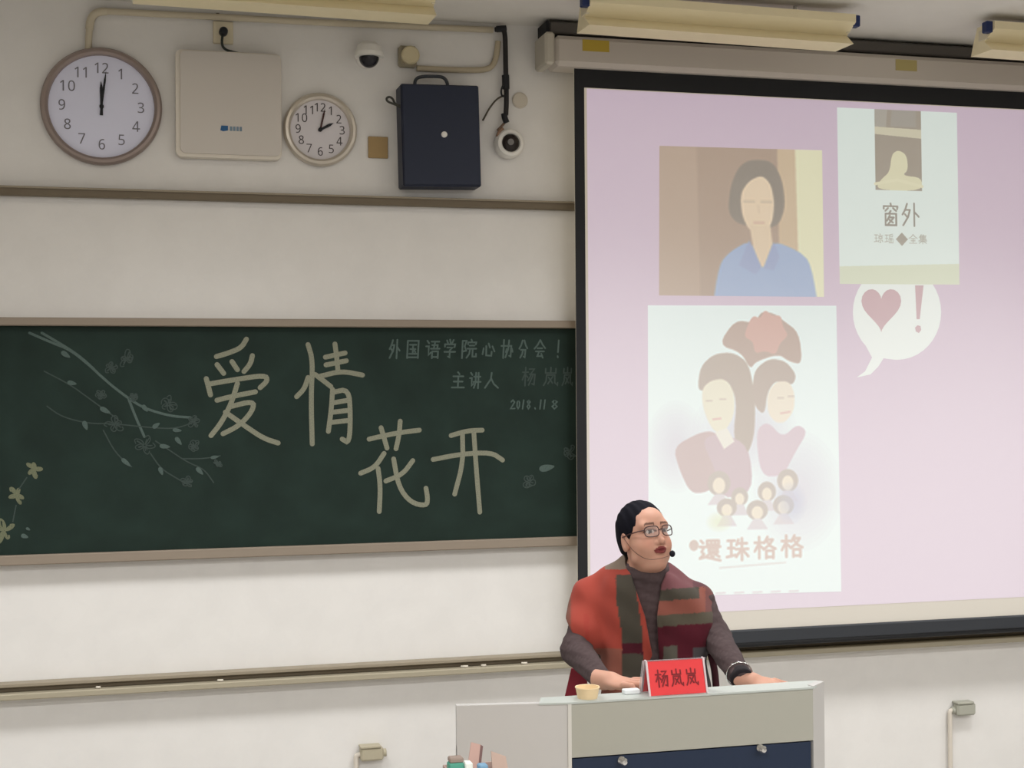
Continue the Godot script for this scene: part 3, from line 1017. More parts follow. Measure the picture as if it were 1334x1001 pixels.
# ---------------------------------------------------------------- lamps over the board
func board_lamps(cy: float) -> void:
	var z := 0.62
	var tan_m := mat(srgb(238, 226, 190), 0.55)
	var blue := mat(srgb(36, 50, 96), 0.5)
	var ends := [[spot(565, 20, z).x - 1.16, spot(565, 20, z).x, 565], [spot(762, 30, z).x, spot(1104, 50, z).x, 930], [spot(1283, 60, z).x, spot(1283, 60, z).x + 1.2, 1290]]
	var labels := ["cream board lamp hanging from the ceiling above the clocks", "cream board lamp hanging above the left end of the screen casing", "cream board lamp at the right edge, hanging above the screen"]
	var yb := spot(930, 44.5, z + 0.05).y
	for i in 3:
		var e: Array = ends[i]
		var h := 0.122
		var o := thing("board_lamp", labels[i], "lamp", Vector3((e[0] + e[1]) * 0.5, yb + (0.012 if i == 0 else 0.0), z), "lamps hanging before the board wall")
		o.rotation.z = deg_to_rad(-0.6)
		var w: float = (e[1] - e[0]) * 0.5
		var prof := PackedVector2Array([Vector2(0.055, 0), Vector2(-0.005, 0.048), Vector2(0.075, 0.088), Vector2(0.075, h), Vector2(-0.06, h), Vector2(-0.09, 0.06), Vector2(-0.11, 0.004)])
		part("reflector", beam(prof, -w, w), tan_m, o)
		for s in [-1.0, 1.0]:
			part("lamp_holder", box(Vector3(s * w - 0.004 + (0.0 if s > 0 else -0.026), 0.075, 0.02), Vector3(s * w + 0.03 - (0.0 if s > 0 else 0.026), h + 0.002, 0.06), 0.004), blue, o, Vector3.ZERO, "dark blue lamp holder")
			part("hanger", tube([Vector3(s * w * 0.6, h - 0.005, -0.02), Vector3(s * w * 0.6, cy - yb, -0.02)], 0.008, 8), M.white, o)
			part("bracket", box(Vector3(s * w * 0.99 - 0.008, 0.055, -0.05), Vector3(s * w * 0.99 + 0.008, 0.105, 0.02), 0.003), M.cream, o)

# ---------------------------------------------------------------- things on the wall
func clock(called_label: String, px: float, py: float, r_px: float, rim_px: float, rim: Material, face: Material, ink_m: Material, hour: Array, minute: Array, num: float, depth: float) -> Node3D:
	var c := spot(px, py)
	var r := spot(px + r_px, py).x - c.x
	var u := r / r_px
	var fr := r - rim_px * u
	var o := thing("wall_clock", called_label, "clock", Vector3(c.x, c.y, 0), "round clocks above the board")
	part("rim", lathe([Vector2(r * 0.96, 0.001), Vector2(r, 0.008), Vector2(r, depth * 0.6), Vector2(r - rim_px * u * 0.25, depth * 0.95), Vector2(r - rim_px * u * 0.6, depth), Vector2(fr + u, depth * 0.8), Vector2(fr, depth * 0.35)], 72), rim, o)
	var dial := part("dial", lathe([Vector2(fr + 0.002, 0.001), Vector2(fr + 0.002, depth * 0.4), Vector2(0.0001, depth * 0.4)], 72), face, o, Vector3.ZERO, "white dial")
	var zf := depth * 0.4
	var font := SystemFont.new()
	font.font_names = PackedStringArray(["Droid Sans"])
	for k in 12:
		var a := TAU * (k + 1) / 12.0
		var t := TextMesh.new()
		t.text = str(k + 1)
		t.font = font
		t.font_size = 32
		t.pixel_size = num * u / 24.0
		t.depth = 0.0008
		part("numeral", t, ink_m, dial, Vector3(sin(a) * fr * 0.75, cos(a) * fr * 0.75, zf + 0.0008))
	for hand in [[hour, "hour_hand", 0.0040], [minute, "minute_hand", 0.0028]]:
		var v := Vector2(hand[0][0], -hand[0][1]) * u
		var d := v.normalized()
		var s: Vector2 = d.orthogonal() * float(hand[2])
		var back := -d * (12.0 if num > 12.0 else 3.0) * u
		part(hand[1], slab(PackedVector2Array([back + s * 1.2, v * 0.72 + s * 1.5, v, v * 0.72 - s * 1.5, back - s * 1.2]), zf + (0.004 if hand[1] == "hour_hand" else 0.0065), zf + (0.0055 if hand[1] == "hour_hand" else 0.008)), hand[0][2], o)
	part("hub", lathe([Vector2(0.009, zf), Vector2(0.009, zf + 0.009), Vector2(0.0001, zf + 0.01)], 20), hour[2], o)
	return o

func wall_devices() -> void:
	var black := mat(srgb(30, 32, 36), 0.6)
	var grey_ink := mat(srgb(118, 116, 126), 0.7)
	var big := clock("large round wall clock with a bronze rim and white dial reading just after twelve", 132.5, 140, 78.5, 10.5, mat(srgb(150, 136, 130), 0.38, 0.4), mat(srgb(222, 224, 244), 0.5), grey_ink, [-0.5, -34.0, black], [6.0, -48.0, black], 14.0, 0.045)
	part("mark", box(Vector3(-0.23, -0.02, 0.03), Vector3(-0.222, 0.03, 0.036), 0.002), M.white, big)
	clock("small round wall clock with a wide silver rim, hands showing two o'clock", 416.5, 170, 47.5, 9.5, mat(srgb(200, 192, 180), 0.3, 0.5), mat(srgb(214, 210, 214), 0.5), mat(srgb(80, 74, 76), 0.7), [17.0, -9.0, black], [6.0, -27.0, mat(srgb(70, 44, 42), 0.6)], 11.0, 0.04)
	# network box
	var c := spot(297.5, 203)
	var lo := spot(231, 203, 0.07)
	var hi := spot(368, 70, 0.07)
	var ap := thing("network_box", "square grey-beige network box on the wall between the two clocks", "network box", Vector3(c.x, lo.y, 0))
	var w := (hi.x - lo.x) * 0.5
	var hh := hi.y - lo.y
	var rounded := PackedVector2Array()
	for q in [[w - 0.025, hh - 0.025, 0.0], [-w + 0.025, hh - 0.025, 90.0], [-w + 0.025, 0.025, 180.0], [w - 0.025, 0.025, 270.0]]:
		for k in 6:
			var a := deg_to_rad(q[2] + k * 18.0)
			rounded.append(Vector2(q[0] + 0.025 * cos(a), q[1] + 0.025 * sin(a)))
	var plastic := mat(srgb(206, 200, 193), 0.5)
	part("back_shell", slab(rounded, 0.002, 0.055), mat(srgb(222, 215, 203), 0.5), ap)
	var st := begin()
	var small := PackedVector2Array()
	for p in rounded:
		small.append(Vector2(p.x * 0.95 + w * 0.035, (p.y - hh * 0.5) * 0.955 + hh * 0.5 + 0.004))
	add_slab(st, small, 0.055, 0.064)
	part("cover", done(st), plastic, ap)
	var e0 := spot(287, 171, 0.064)
	var e1 := spot(297, 164, 0.064)
	var logo := part("logo", slab(PackedVector2Array([Vector2(e0.x - c.x, e0.y - lo.y + 0.004), Vector2(e0.x - c.x + 0.012, e0.y - lo.y), Vector2(e1.x - c.x, e0.y - lo.y + 0.004), Vector2(e1.x - c.x, e1.y - lo.y), Vector2(e0.x - c.x + 0.004, e1.y - lo.y)]), 0.064, 0.0655), mat(srgb(40, 92, 140), 0.5), ap, Vector3.ZERO, "small blue logo")
	st = begin()
	for k in 4:
		var x := spot(299.5 + k * 4.2, 168, 0.064).x - c.x
		add_box(st, Vector3(x, e0.y - lo.y + 0.003, 0.064), Vector3(x + 0.010, e1.y - lo.y - 0.002, 0.0652), 0.001)
	part("lettering", done(st), mat(srgb(116, 138, 156), 0.5), logo)
	# socket with a black plug and lead
	var so := spot(290.5, 44)
	var socket := thing("wall_socket", "small white wall socket above the network box with a black plug", "socket", Vector3(so.x, so.y, 0))
	part("plate", box(Vector3(-0.042, -0.046, 0.001), Vector3(0.042, 0.05, 0.014), 0.004), M.cream, socket)
	part("switch", box(Vector3(-0.03, 0.065, 0.001), Vector3(-0.015, 0.085, 0.012), 0.003), mat(srgb(70, 60, 55), 0.6), socket, Vector3.ZERO, "small dark screw cap")
	var plug := thing("power_lead", "black plug and short black cable running down to the network box", "cable", Vector3(so.x, so.y, 0.014))
	part("plug", lathe([Vector2(0.0001, 0.045), Vector2(0.013, 0.043), Vector2(0.018, 0.03), Vector2(0.018, 0.0), Vector2(0.0001, 0.0)], 20), black, plug, Vector3(0, 0.002, 0))
	var pts := []
	for q in [[290, 46], [289, 53], [289.5, 60], [294, 65], [301, 67], [309, 69], [316, 71]]:
		var s := spot(q[0], q[1], 0.045)
		pts.append(s - Vector3(so.x, so.y, 0.014))
	part("lead", tube(smooth_path(pts), 0.0055, 8), mat(srgb(44, 50, 46), 0.6), plug)
	# conduit with a bend, then along under the ceiling
	var pipe := thing("wall_conduit", "thin cream conduit rising from the large clock, bending and running under the ceiling", "pipe", spot(116, 66))
	pts = []
	for q in [[115, 70], [115.5, 50], [117, 30], [120, 21], [126, 16], [135, 14.5], [200, 18], [290, 22.5], [400, 28.5], [520, 34], [642, 39]]:
		pts.append(spot(q[0], q[1], 0.02) - pipe.position)
	part("pipe", tube(pts, 0.014, 12), mat(srgb(196, 186, 164), 0.6), pipe)
	var el := []
	for q in [[116.4, 38], [117.6, 27], [121.5, 19.5], [128, 15.5], [139, 14.8]]:
		el.append(spot(q[0], q[1], 0.02) - pipe.position)
	part("elbow", tube(smooth_path(el), 0.0165, 12), mat(srgb(200, 190, 168), 0.6), pipe)
	# first camera: white cup with dark dome
	var d := spot(477, 76)
	var dome := thing("security_camera", "white security camera with a dark dome underneath, right of the small clock", "camera", Vector3(d.x, d.y, 0), "dome cameras on the wall")
	part("mount", lathe([Vector2(0.0001, 0.0), Vector2(0.05, 0.001), Vector2(0.05, 0.03), Vector2(0.04, 0.05), Vector2(0.0001, 0.05)], 28), M.white, dome, Vector3(0, 0.004, 0))
	part("housing", lathe([Vector2(0.0001, 0.046), Vector2(0.03, 0.046), Vector2(0.05, 0.03), Vector2(0.062, 0.0), Vector2(0.062, -0.018), Vector2(0.0001, -0.018)], 36, true), M.white, dome, Vector3(0, 0.006, 0.075))
	var half := []
	for k in 9:
		var a := PI * 0.5 * k / 8.0
		half.append(Vector2(0.043 * cos(a) + 0.0001, -0.018 - 0.044 * sin(a)))
	part("dome", lathe(half, 32, true), mat(srgb(34, 33, 38), 0.15), dome, Vector3(0, 0.004, 0.075), "dark dome")
	# round-capped junction box beside it
	var j := spot(528, 76)
	var jb := thing("junction_box", "round cream junction box beside the dome camera, pipe leading right", "junction box", Vector3(j.x, j.y, 0))
	part("body", box(Vector3(-0.035, -0.045, 0.001), Vector3(0.045, 0.048, 0.04), 0.01), mat(srgb(150, 142, 122), 0.6), jb)
	part("cover", lathe([Vector2(0.04, 0.035), Vector2(0.04, 0.062), Vector2(0.034, 0.068), Vector2(0.0001, 0.068)], 32), mat(srgb(206, 194, 160), 0.5), jb, Vector3(0.012, 0.002, 0), "cream round cover")
	pts = []
	for q in [[543, 89], [580, 91], [620, 91.5], [634, 90.5], [642, 86], [646, 76], [648, 64], [649, 54]]:
		pts.append(spot(q[0], q[1], 0.018) - jb.position)
	part("pipe", tube(smooth_path(pts), 0.013, 10), mat(srgb(184, 172, 148), 0.6), jb)
	# tan square plate
	var t0 := spot(480, 205.5, 0.012)
	var t1 := spot(505.5, 178.5, 0.012)
	var plate := part("cover_plate", box(Vector3(t0.x, t0.y, 0.001), Vector3(t1.x, t1.y, 0.012), 0.004), mat(srgb(168, 142, 100), 0.8), self)
	tag(plate, "small plain tan square plate on the wall left of the dark blue box", "plate")
	# dark blue metal box with a handle
	var b0 := spot(526, 241, 0.13)
	var b1 := spot(627, 112, 0.13)
	var bw := (b1.x - b0.x) * 0.5
	var bh := b1.y - b0.y
	var safe := thing("control_box", "dark blue metal control box with a carrying handle, hung on the wall", "box", Vector3((b0.x + b1.x) * 0.5, b0.y, 0))
	safe.rotation.z = deg_to_rad(1.2)
	part("body", box(Vector3(-bw, 0, 0.004), Vector3(bw, bh, 0.12), 0.006), M.navy, safe)
	var door := part("door", box(Vector3(-bw + 0.004, 0.006, 0.12), Vector3(bw - 0.004, bh - 0.006, 0.13), 0.003), mat(srgb(27, 35, 56), 0.45), safe)
	var lock := spot(580, 175.5, 0.13)
	part("lock", lathe([Vector2(0.013, 0.13), Vector2(0.013, 0.136), Vector2(0.008, 0.14), Vector2(0.0001, 0.14)], 20), M.white, door, Vector3(lock.x - safe.position.x, lock.y - safe.position.y, 0), "round white lock")
	part("handle", tube(smooth_path([Vector3(-0.1, bh - 0.004, 0.07), Vector3(-0.1, bh + 0.025, 0.07), Vector3(-0.08, bh + 0.043, 0.07), Vector3(0.0, bh + 0.046, 0.07), Vector3(0.03, bh + 0.042, 0.07), Vector3(0.045, bh + 0.02, 0.07), Vector3(0.045, bh - 0.004, 0.07)]), 0.0075, 10), mat(srgb(58, 62, 68), 0.5), safe, Vector3.ZERO, "grey carrying handle")
	var lp := []
	for q in [[526, 137], [519, 136], [513, 133.5], [507, 131], [505.5, 127], [509, 124.5], [514, 127], [516, 133], [521, 138], [526, 139]]:
		lp.append(spot(q[0], q[1], 0.1) - safe.position)
	part("wire_loop", tube(smooth_path(lp), 0.005, 8), mat(srgb(62, 62, 56), 0.6), safe, Vector3.ZERO, "loose wire loop")
	# second camera, facing the room
	var c2 := spot(661, 189)
	var eye := thing("security_camera", "round white security camera facing forward, hanging right of the blue box", "camera", Vector3(c2.x, c2.y, 0), "dome cameras on the wall")
	part("housing", lathe([Vector2(0.056, 0.001), Vector2(0.066, 0.012), Vector2(0.066, 0.04), Vector2(0.058, 0.06), Vector2(0.045, 0.066), Vector2(0.04, 0.06)], 44), M.white, eye)
	var ball := []
	for k in 10:
		var a := PI * 0.5 * k / 9.0
		ball.append(Vector2(0.043 * cos(a) + 0.0001, 0.045 + 0.038 * sin(a)))
	part("dome", lathe(ball, 36), mat(srgb(42, 36, 34), 0.12), eye, Vector3.ZERO, "dark lens dome")
	part("lens", lathe([Vector2(0.014, 0.07), Vector2(0.014, 0.085), Vector2(0.0001, 0.087)], 20), mat(srgb(120, 118, 116), 0.3), eye, Vector3(-0.006, 0.0, 0), "grey lens")
	part("arm", tube(smooth_path([spot(655, 168, 0.03) - eye.position, spot(650, 172, 0.04) - eye.position, spot(648, 178, 0.04) - eye.position]), 0.008, 8), mat(srgb(150, 120, 100), 0.6), eye)
	# black cable bundle down to it
	var cb := spot(659, 36)
	var bundle := thing("cable_bundle", "black taped cable bundle dropping from the ceiling to the round camera", "cable", Vector3(cb.x, cb.y, 0))
	var path := func(list: Array, z: float) -> Array:
		var out := []
		for q in list:
			out.append(spot(q[0], q[1], z) - bundle.position)
		return smooth_path(out)
	part("bundle", tube(path.call([[645, 38.5], [654, 38], [658, 42], [658.5, 70], [659, 100], [660, 130], [659, 150]], 0.035), 0.011, 10), mat(srgb(44, 42, 42), 0.7), bundle)
	part("tape", tube(path.call([[658.5, 98], [658.8, 104], [659, 116]], 0.035), 0.0165, 10), black, bundle)
	part("tape", tube(path.call([[647, 38], [653, 37.5], [659, 37]], 0.035), 0.0145, 10), black, bundle)
	part("loose_cable", tube(path.call([[657, 108], [652, 118], [655, 128], [661, 120], [661, 108]], 0.045), 0.004, 6), black, bundle)
	part("loose_cable", tube(path.call([[658, 124], [648, 128], [638, 140], [629, 157]], 0.03), 0.0045, 6), mat(srgb(84, 78, 66), 0.7), bundle)
	part("plug", tube(path.call([[656.5, 148], [657.5, 154], [660, 160]], 0.035), 0.0135, 10), black, bundle)
	part("loose_cable", tube(path.call([[659, 158], [654, 164], [648, 170]], 0.03), 0.006, 6), mat(srgb(120, 98, 82), 0.7), bundle)
	var rp := spot(677, 131)
	var cover := part("round_cover", lathe([Vector2(0.036, 0.001), Vector2(0.036, 0.006), Vector2(0.03, 0.009), Vector2(0.0001, 0.009)], 36), mat(srgb(204, 196, 182), 0.7), self, Vector3(rp.x, rp.y, 0))
	tag(cover, "flat round wall-coloured cover above the forward-facing camera", "cover")
	# low boxes on the wall near the floor, each with a pipe
	for q in [[482, 979, 463, 987, "small beige cable box low on the wall, left of the podium"], [1252, 921.5, 1234.5, 924, "small grey cable box low on the wall, right of the podium"]]:
		var a := spot(q[0], q[1])
		var o := thing("cable_box", q[4], "junction box", Vector3(a.x, a.y, 0), "cable boxes low on the wall")
		var m := mat(srgb(178, 170, 148) if q[0] < 600 else srgb(168, 168, 156), 0.5)
		part("body", box(Vector3(-0.048, -0.032, 0.001), Vector3(0.052, 0.026, 0.05), 0.008), m, o)
		part("lid", box(Vector3(-0.05, 0.024, 0.001), Vector3(0.04, 0.034, 0.054), 0.004), m, o)
		part("nozzle", tube([Vector3(0.048, -0.004, 0.025), Vector3(0.066, -0.004, 0.025)] if q[0] < 600 else [Vector3(-0.048, -0.008, 0.022), Vector3(-0.064, -0.008, 0.022)], 0.017, 14), m, o)
		var px := spot(q[2], q[3]).x - a.x
		part("pipe", tube(smooth_path([Vector3(-0.046, -0.008, 0.02), Vector3(px + 0.01, -0.008, 0.02), Vector3(px, -0.012, 0.02), Vector3(px, -0.03, 0.02), Vector3(px, -0.2, 0.02), Vector3(px, -a.y + 0.0, 0.02)]), 0.011, 10), mat(srgb(214, 206, 194), 0.6), o)

func smooth_path(pts: Array, steps := 2) -> Array:
	var line := pts
	for s in steps:
		var out := [line[0]]
		for i in line.size() - 1:
			out.append(line[i].lerp(line[i + 1], 0.25))
			out.append(line[i].lerp(line[i + 1], 0.75))
		out.append(line[-1])
		line = out
	return line

# ---------------------------------------------------------------- podium
const TOP := 1.065
func podium() -> void:
	var o := thing("podium", "grey metal teaching podium with a navy front panel, lecturer behind it", "podium", Vector3(1.5, 0, 2.3))
	var at := Vector3(-1.5, 0, -2.3)
	var grey := mat(srgb(168, 167, 157), 0.5)
	var pale := mat(srgb(192, 190, 188), 0.5)
	var topm := mat(srgb(184, 190, 186), 0.45)
	var plan := func(list: Array, y0: float, y1: float) -> Mesh:
		var st := begin()
		var p := PackedVector2Array()
		for q in list:
			p.append(Vector2(q[0], q[1]))
		add_slab(st, p, y0, y1)
		var m := done(st)
		var s2 := begin()
		s2.append_from(m, 0, Transform3D(Basis(Vector3(1, 0, 0), Vector3(0, 0, 1), Vector3(0, 1, 0)), Vector3.ZERO))
		var arr := s2.commit_to_arrays()
		var v: PackedVector3Array = arr[Mesh.ARRAY_VERTEX]
		var ix = arr[Mesh.ARRAY_INDEX]
		var fin := begin()
		var count: int = ix.size() if ix != null else v.size()
		for i in range(0, count, 3):
			for k in [0, 2, 1]:
				fin.add_vertex(v[ix[i + k]] if ix != null else v[i + k])
		return done(fin)
	# plan points (x, z): left wing, front, right chamfer
	var A := [0.862, 2.485]
	var B := [1.163, 2.535]
	var C := [1.879, 2.54]
	var D := [1.941, 2.486]
	part("base", plan.call([[0.90, 2.45], [1.17, 2.50], [1.87, 2.505], [1.92, 2.455], [1.92, 2.19], [0.98, 2.19]], 0.0, 0.08), mat(srgb(70, 72, 76), 0.6), o, at, "dark plinth")
	part("desk_top", plan.call([[0.87, 2.47], [1.17, 2.51], [1.875, 2.515], [1.93, 2.47], [1.93, 2.18], [0.97, 2.18]], 0.93, 0.955), topm, o, at)
	part("body", plan.call([[0.875, 2.465], [1.165, 2.515], [1.875, 2.52], [1.93, 2.47], [1.93, 2.18], [0.97, 2.18]], 0.08, 0.93), grey, o, at)
	part("wing_panel", plan.call([A, B, [1.163, 2.512], [0.864, 2.462]], 0.08, TOP - 0.001), pale, o, at, "pale left wing panel")
	part("edge_strip", plan.call([[1.157, 2.537], [1.167, 2.5375], [1.167, 2.52], [1.157, 2.518]], 0.08, TOP - 0.0015), mat(srgb(206, 204, 198), 0.4), o, at)
	part("front_board", plan.call([B, C, [1.879, 2.512], [1.163, 2.512]], TOP - 0.15, TOP - 0.005), grey, o, at, "grey front board")
	part("chamfer_panel", plan.call([C, D, [1.925, 2.47], [1.875, 2.515]], 0.08, TOP + 0.002), pale, o, at)
	part("side_panel", plan.call([D, [1.941, 2.17], [1.925, 2.17], [1.925, 2.47]], 0.08, 0.96), pale, o, at)
	part("side_panel", plan.call([A, [0.864, 2.462], [0.975, 2.17], [0.962, 2.17]], 0.08, 0.955), pale, o, at)
	part("ledge", plan.call([[1.08, 2.524], [1.163, 2.538], [1.88, 2.543], [1.93, 2.49], [1.93, 2.455], [1.105, 2.455]], TOP - 0.005, TOP), topm, o, at, "pale flat ledge")
	part("rest_shelf", plan.call([[1.1, 2.47], [1.9, 2.47], [1.9, 2.2], [1.1, 2.2]], 0.955, 0.984), topm, o, at)
	part("ledge_support", plan.call([[1.1, 2.50], [1.9, 2.51], [1.9, 2.47], [1.1, 2.47]], TOP - 0.04, TOP - 0.005), grey, o, at)
	var door := part("door", plan.call([[1.17, 2.533], [1.872, 2.537], [1.872, 2.516], [1.17, 2.512]], 0.1, TOP - 0.154), mat(srgb(34, 46, 68), 0.4), o, at, "navy door panel")
	for q in [[810, 991], [990.5, 975]]:
		var s := spot(q[0], q[1], 2.54)
		part("lock_knob", lathe([Vector2(0.011, 0.0), Vector2(0.011, 0.006), Vector2(0.006, 0.012), Vector2(0.009, 0.02), Vector2(0.011, 0.026), Vector2(0.007, 0.032), Vector2(0.0001, 0.033)], 24), M.chrome, door, Vector3(s.x, s.y, 2.534), "chrome lock knob")

# ---------------------------------------------------------------- things on the podium and before it
func desk_things() -> void:
	# name plate: two red cards in a clear folded stand
	var p := spot(884, 902, 2.528)
	var o := thing("name_plate", "red name plate with three dark characters in a clear stand on the podium", "name plate", Vector3(p.x, TOP, 2.497))
	var w := (spot(920, 902, 2.528).x - spot(848, 905, 2.528).x) * 0.5
	var h := 0.089
	var clear := StandardMaterial3D.new()
	clear.albedo_color = Color(0.93, 0.93, 0.95, 0.22)
	clear.transparency = BaseMaterial3D.TRANSPARENCY_ALPHA
	clear.roughness = 0.1
	var red := mat(srgb(228, 62, 66), 0.6)
	var edge := mat(srgb(214, 200, 204), 0.3)
	var lean := func(x0: float, x1: float, y0: float, y1: float, f: float, t: float) -> Mesh:
		# a thin leaf leaning on the ridge; f is +1 for the front leaf and -1 for the back
		var st := begin()
		var zz := func(y: float) -> float: return f * (0.031 - 0.028 * y / h)
		var a := Vector3(x0, y0, zz.call(y0))
		var b := Vector3(x1, y0, zz.call(y0))
		var c := Vector3(x1, y1, zz.call(y1))
		var d := Vector3(x0, y1, zz.call(y1))
		var k := Vector3(0, 0.3, f).normalized() * t
		quad(st, a + k, b + k, c + k, d + k, k)
		quad(st, a, b, c, d, -k)
		quad(st, a, b, b + k, a + k, Vector3.DOWN)
		quad(st, d, c, c + k, d + k, Vector3.UP)
		quad(st, a, d, d + k, a + k, Vector3.LEFT)
		quad(st, b, c, c + k, b + k, Vector3.RIGHT)
		return done(st)
	part("stand_leaf", lean.call(-w - 0.012, w + 0.012, 0.0, h + 0.003, -1.0, 0.002), clear, o, Vector3.ZERO, "clear back leaf")
	var card := part("red_card", lean.call(-w, w, 0.001, h, 1.0, 0.001), red, o, Vector3.ZERO, "red front card")
	part("red_card", lean.call(-w, w, 0.001, h, -1.0, 0.001), red, o, Vector3.ZERO, "red back card")
	for s in [-1.0, 1.0]:
		part("stand_edge", lean.call(s * w - 0.0025 + s * 0.003, s * w + 0.0025 + s * 0.003, 0.0, h + 0.004, 1.0, 0.004), edge, o, Vector3.ZERO, "clear bright stand edge")
		part("stand_edge", lean.call(s * w - 0.0025 + s * 0.003, s * w + 0.0025 + s * 0.003, 0.0, h + 0.004, -1.0, 0.004), edge, o, Vector3.ZERO, "clear bright stand edge")
	var k := 0
	for ch in "杨岚岚":
		var all := []
		for s in strokes_of(GLYPH[ch]):
			var line := PackedVector2Array()
			for q in s:
				line.append(Vector2(-0.063 + k * 0.0435 + q.x / 100.0 * 0.0385, 0.072 - q.y / 100.0 * 0.05))
			all.append(line)
		var m := ink(all, 0.0042, 0.0, 0.0006)
		var g := part("character", m, mat(srgb(128, 36, 42), 0.7), card)
		g.rotation.x = -atan2(0.028, h)
		g.position = Vector3(0, 0.0, 0.0325)
		k += 1
	# shallow cream cup
	var c := spot(765, 906, 2.492)
	var cup := thing("paper_cup", "shallow cream paper cup on the podium ledge by the lecturer's hand", "cup", Vector3(c.x, TOP, 2.494))
	part("cup", lathe([Vector2(0.0001, 0.0), Vector2(0.027, 0.0), Vector2(0.0325, 0.028), Vector2(0.031, 0.028), Vector2(0.026, 0.004), Vector2(0.0001, 0.003)], 40, true), mat(srgb(232, 208, 168), 0.7), cup)
	part("rim", lathe([Vector2(0.0315, 0.027), Vector2(0.034, 0.0285), Vector2(0.0335, 0.031), Vector2(0.031, 0.0305), Vector2(0.0315, 0.027)], 40, true), mat(srgb(238, 216, 178), 0.6), cup)
	# small white box
	var e := spot(822, 902, 2.475)
	var eraser := part("chalk_box", box(Vector3(-0.023, 0, -0.012), Vector3(0.023, 0.013, 0.012), 0.002), mat(srgb(230, 234, 236), 0.6), self, Vector3(e.x, TOP, 2.475))
	tag(eraser, "small flat white box on the podium ledge left of the name plate", "box")
	# front desk and the open carton on it
	var f := spot(622, 1000, 2.95)
	var desk := thing("front_desk", "student desk below the podium's left end, under the open carton", "desk", Vector3(f.x, 0, 2.95))
	var wood := grainy(srgb(186, 160, 120), 0.08, 3.0, 0.5, 31)
	part("desk_top", box(Vector3(-0.35, 0.72, -0.2), Vector3(0.35, 0.75, 0.2), 0.005), wood, desk)
	for x in [-0.31, 0.31]:
		for z in [-0.16, 0.16]:
			part("leg", box(Vector3(x - 0.016, 0, z - 0.016), Vector3(x + 0.016, 0.72, z + 0.016), 0.003), M.rail_dark, desk)
	var top_y := spot(600, 990, 2.95).y
	var hh := top_y - 0.75
	var carton := thing("open_carton", "open carton with pinkish brown flaps standing before the podium's left panel", "box", Vector3(f.x, 0.75, 2.95))
	var card_m := mat(srgb(172, 150, 142), 0.8)
	var teal := mat(srgb(84, 158, 138), 0.6)
	var pl := func(px: float, py: float, z: float) -> Vector3: return spot(px, py, 2.95 + z) - carton.position
	var bx0: float = pl.call(586, 990, 0.0).x
	var bx1: float = pl.call(656, 990, 0.0).x
	part("wall_panel", box(Vector3(bx0, 0, 0.06), Vector3(bx1, hh - 0.03, 0.064), 0.001), card_m, carton)
	part("wall_panel", box(Vector3(bx0, 0, -0.08), Vector3(bx1, hh - 0.03, -0.076), 0.001), card_m, carton)
	part("wall_panel", box(Vector3(bx0, 0, -0.08), Vector3(bx0 + 0.004, hh - 0.03, 0.064), 0.001), card_m, carton)
	part("wall_panel", box(Vector3(bx1 - 0.004, 0, -0.08), Vector3(bx1, hh - 0.03, 0.064), 0.001), card_m, carton)
	part("bottom_panel", box(Vector3(bx0, 0, -0.08), Vector3(bx1, 0.004, 0.064), 0.001), card_m, carton)
	var leaf := func(list: Array, z: float, tilt: float) -> Mesh:
		var st := begin()
		var a := []
		for i in list.size():
			var q: Array = list[i]
			var v: Vector3 = pl.call(q[0], q[1], z)
			v.z += (v.y - hh) * tilt
			a.append(v)
		var n := Vector3(0, -tilt, 1).normalized() * 0.004
		quad(st, a[0] + n, a[1] + n, a[2] + n, a[3] + n, n)
		quad(st, a[0], a[1], a[2], a[3], -n)
		var mid: Vector3 = (a[0] + a[1] + a[2] + a[3]) * 0.25
		for i in 4:
			quad(st, a[i], a[(i + 1) % 4], a[(i + 1) % 4] + n, a[i] + n, (a[i] + a[(i + 1) % 4]) * 0.5 - mid)
		return done(st)
	part("flap", leaf.call([[615, 969], [627, 972], [622, 1006], [608, 1000]], 0.02, -0.3), mat(srgb(196, 162, 152), 0.8), carton, Vector3.ZERO, "tall pinkish flap")
	part("flap", leaf.call([[627, 972], [630, 974], [624, 1006], [621, 1006]], 0.021, -0.3), mat(srgb(122, 94, 92), 0.8), carton, Vector3.ZERO, "dark flap edge")
	part("flap", leaf.call([[641, 981], [659, 987], [661, 1008], [640, 1008]], 0.05, -0.5), mat(srgb(186, 162, 150), 0.8), carton, Vector3.ZERO, "right flap")
	var pack := thing("teal_packet", "small teal green packet with a brown lid inside the open carton", "packet", carton.position + Vector3(bx0 + 0.02, hh - 0.03, 0.085))
	var lo := spot(584, 1001, 3.035) - pack.position
	var hi := spot(603, 986, 3.035) - pack.position
	part("body", box(Vector3(lo.x, -hh + 0.03, -0.018), Vector3(hi.x, hi.y - 0.012, 0.012), 0.003), teal, pack)
	part("lid", box(Vector3(lo.x + 0.002, hi.y - 0.012, -0.018), Vector3(hi.x, hi.y, 0.01), 0.003), mat(srgb(150, 134, 124), 0.7), pack)
	var pw := thing("white_packet", "small white packet lying between the carton's flaps", "packet", carton.position + Vector3(0, 0.0, 0.085))
	var l2 := spot(604.5, 998, 3.035) - pw.position
	var h2 := spot(615, 992.5, 3.035) - pw.position
	part("body", box(Vector3(l2.x, 0, -0.016), Vector3(h2.x, h2.y, 0.01), 0.003), mat(srgb(236, 240, 234), 0.6), pw)
	var l3 := spot(623, 1001, 3.035) - pw.position
	var h3 := spot(635, 995.5, 3.035) - pw.position
	var pb := thing("blue_packet", "small pale blue packet right of the white one in the carton", "packet", pw.position)
	part("body", box(Vector3(l3.x, 0, -0.016), Vector3(h3.x, h3.y, 0.01), 0.003), mat(srgb(120, 160, 190), 0.6), pb)

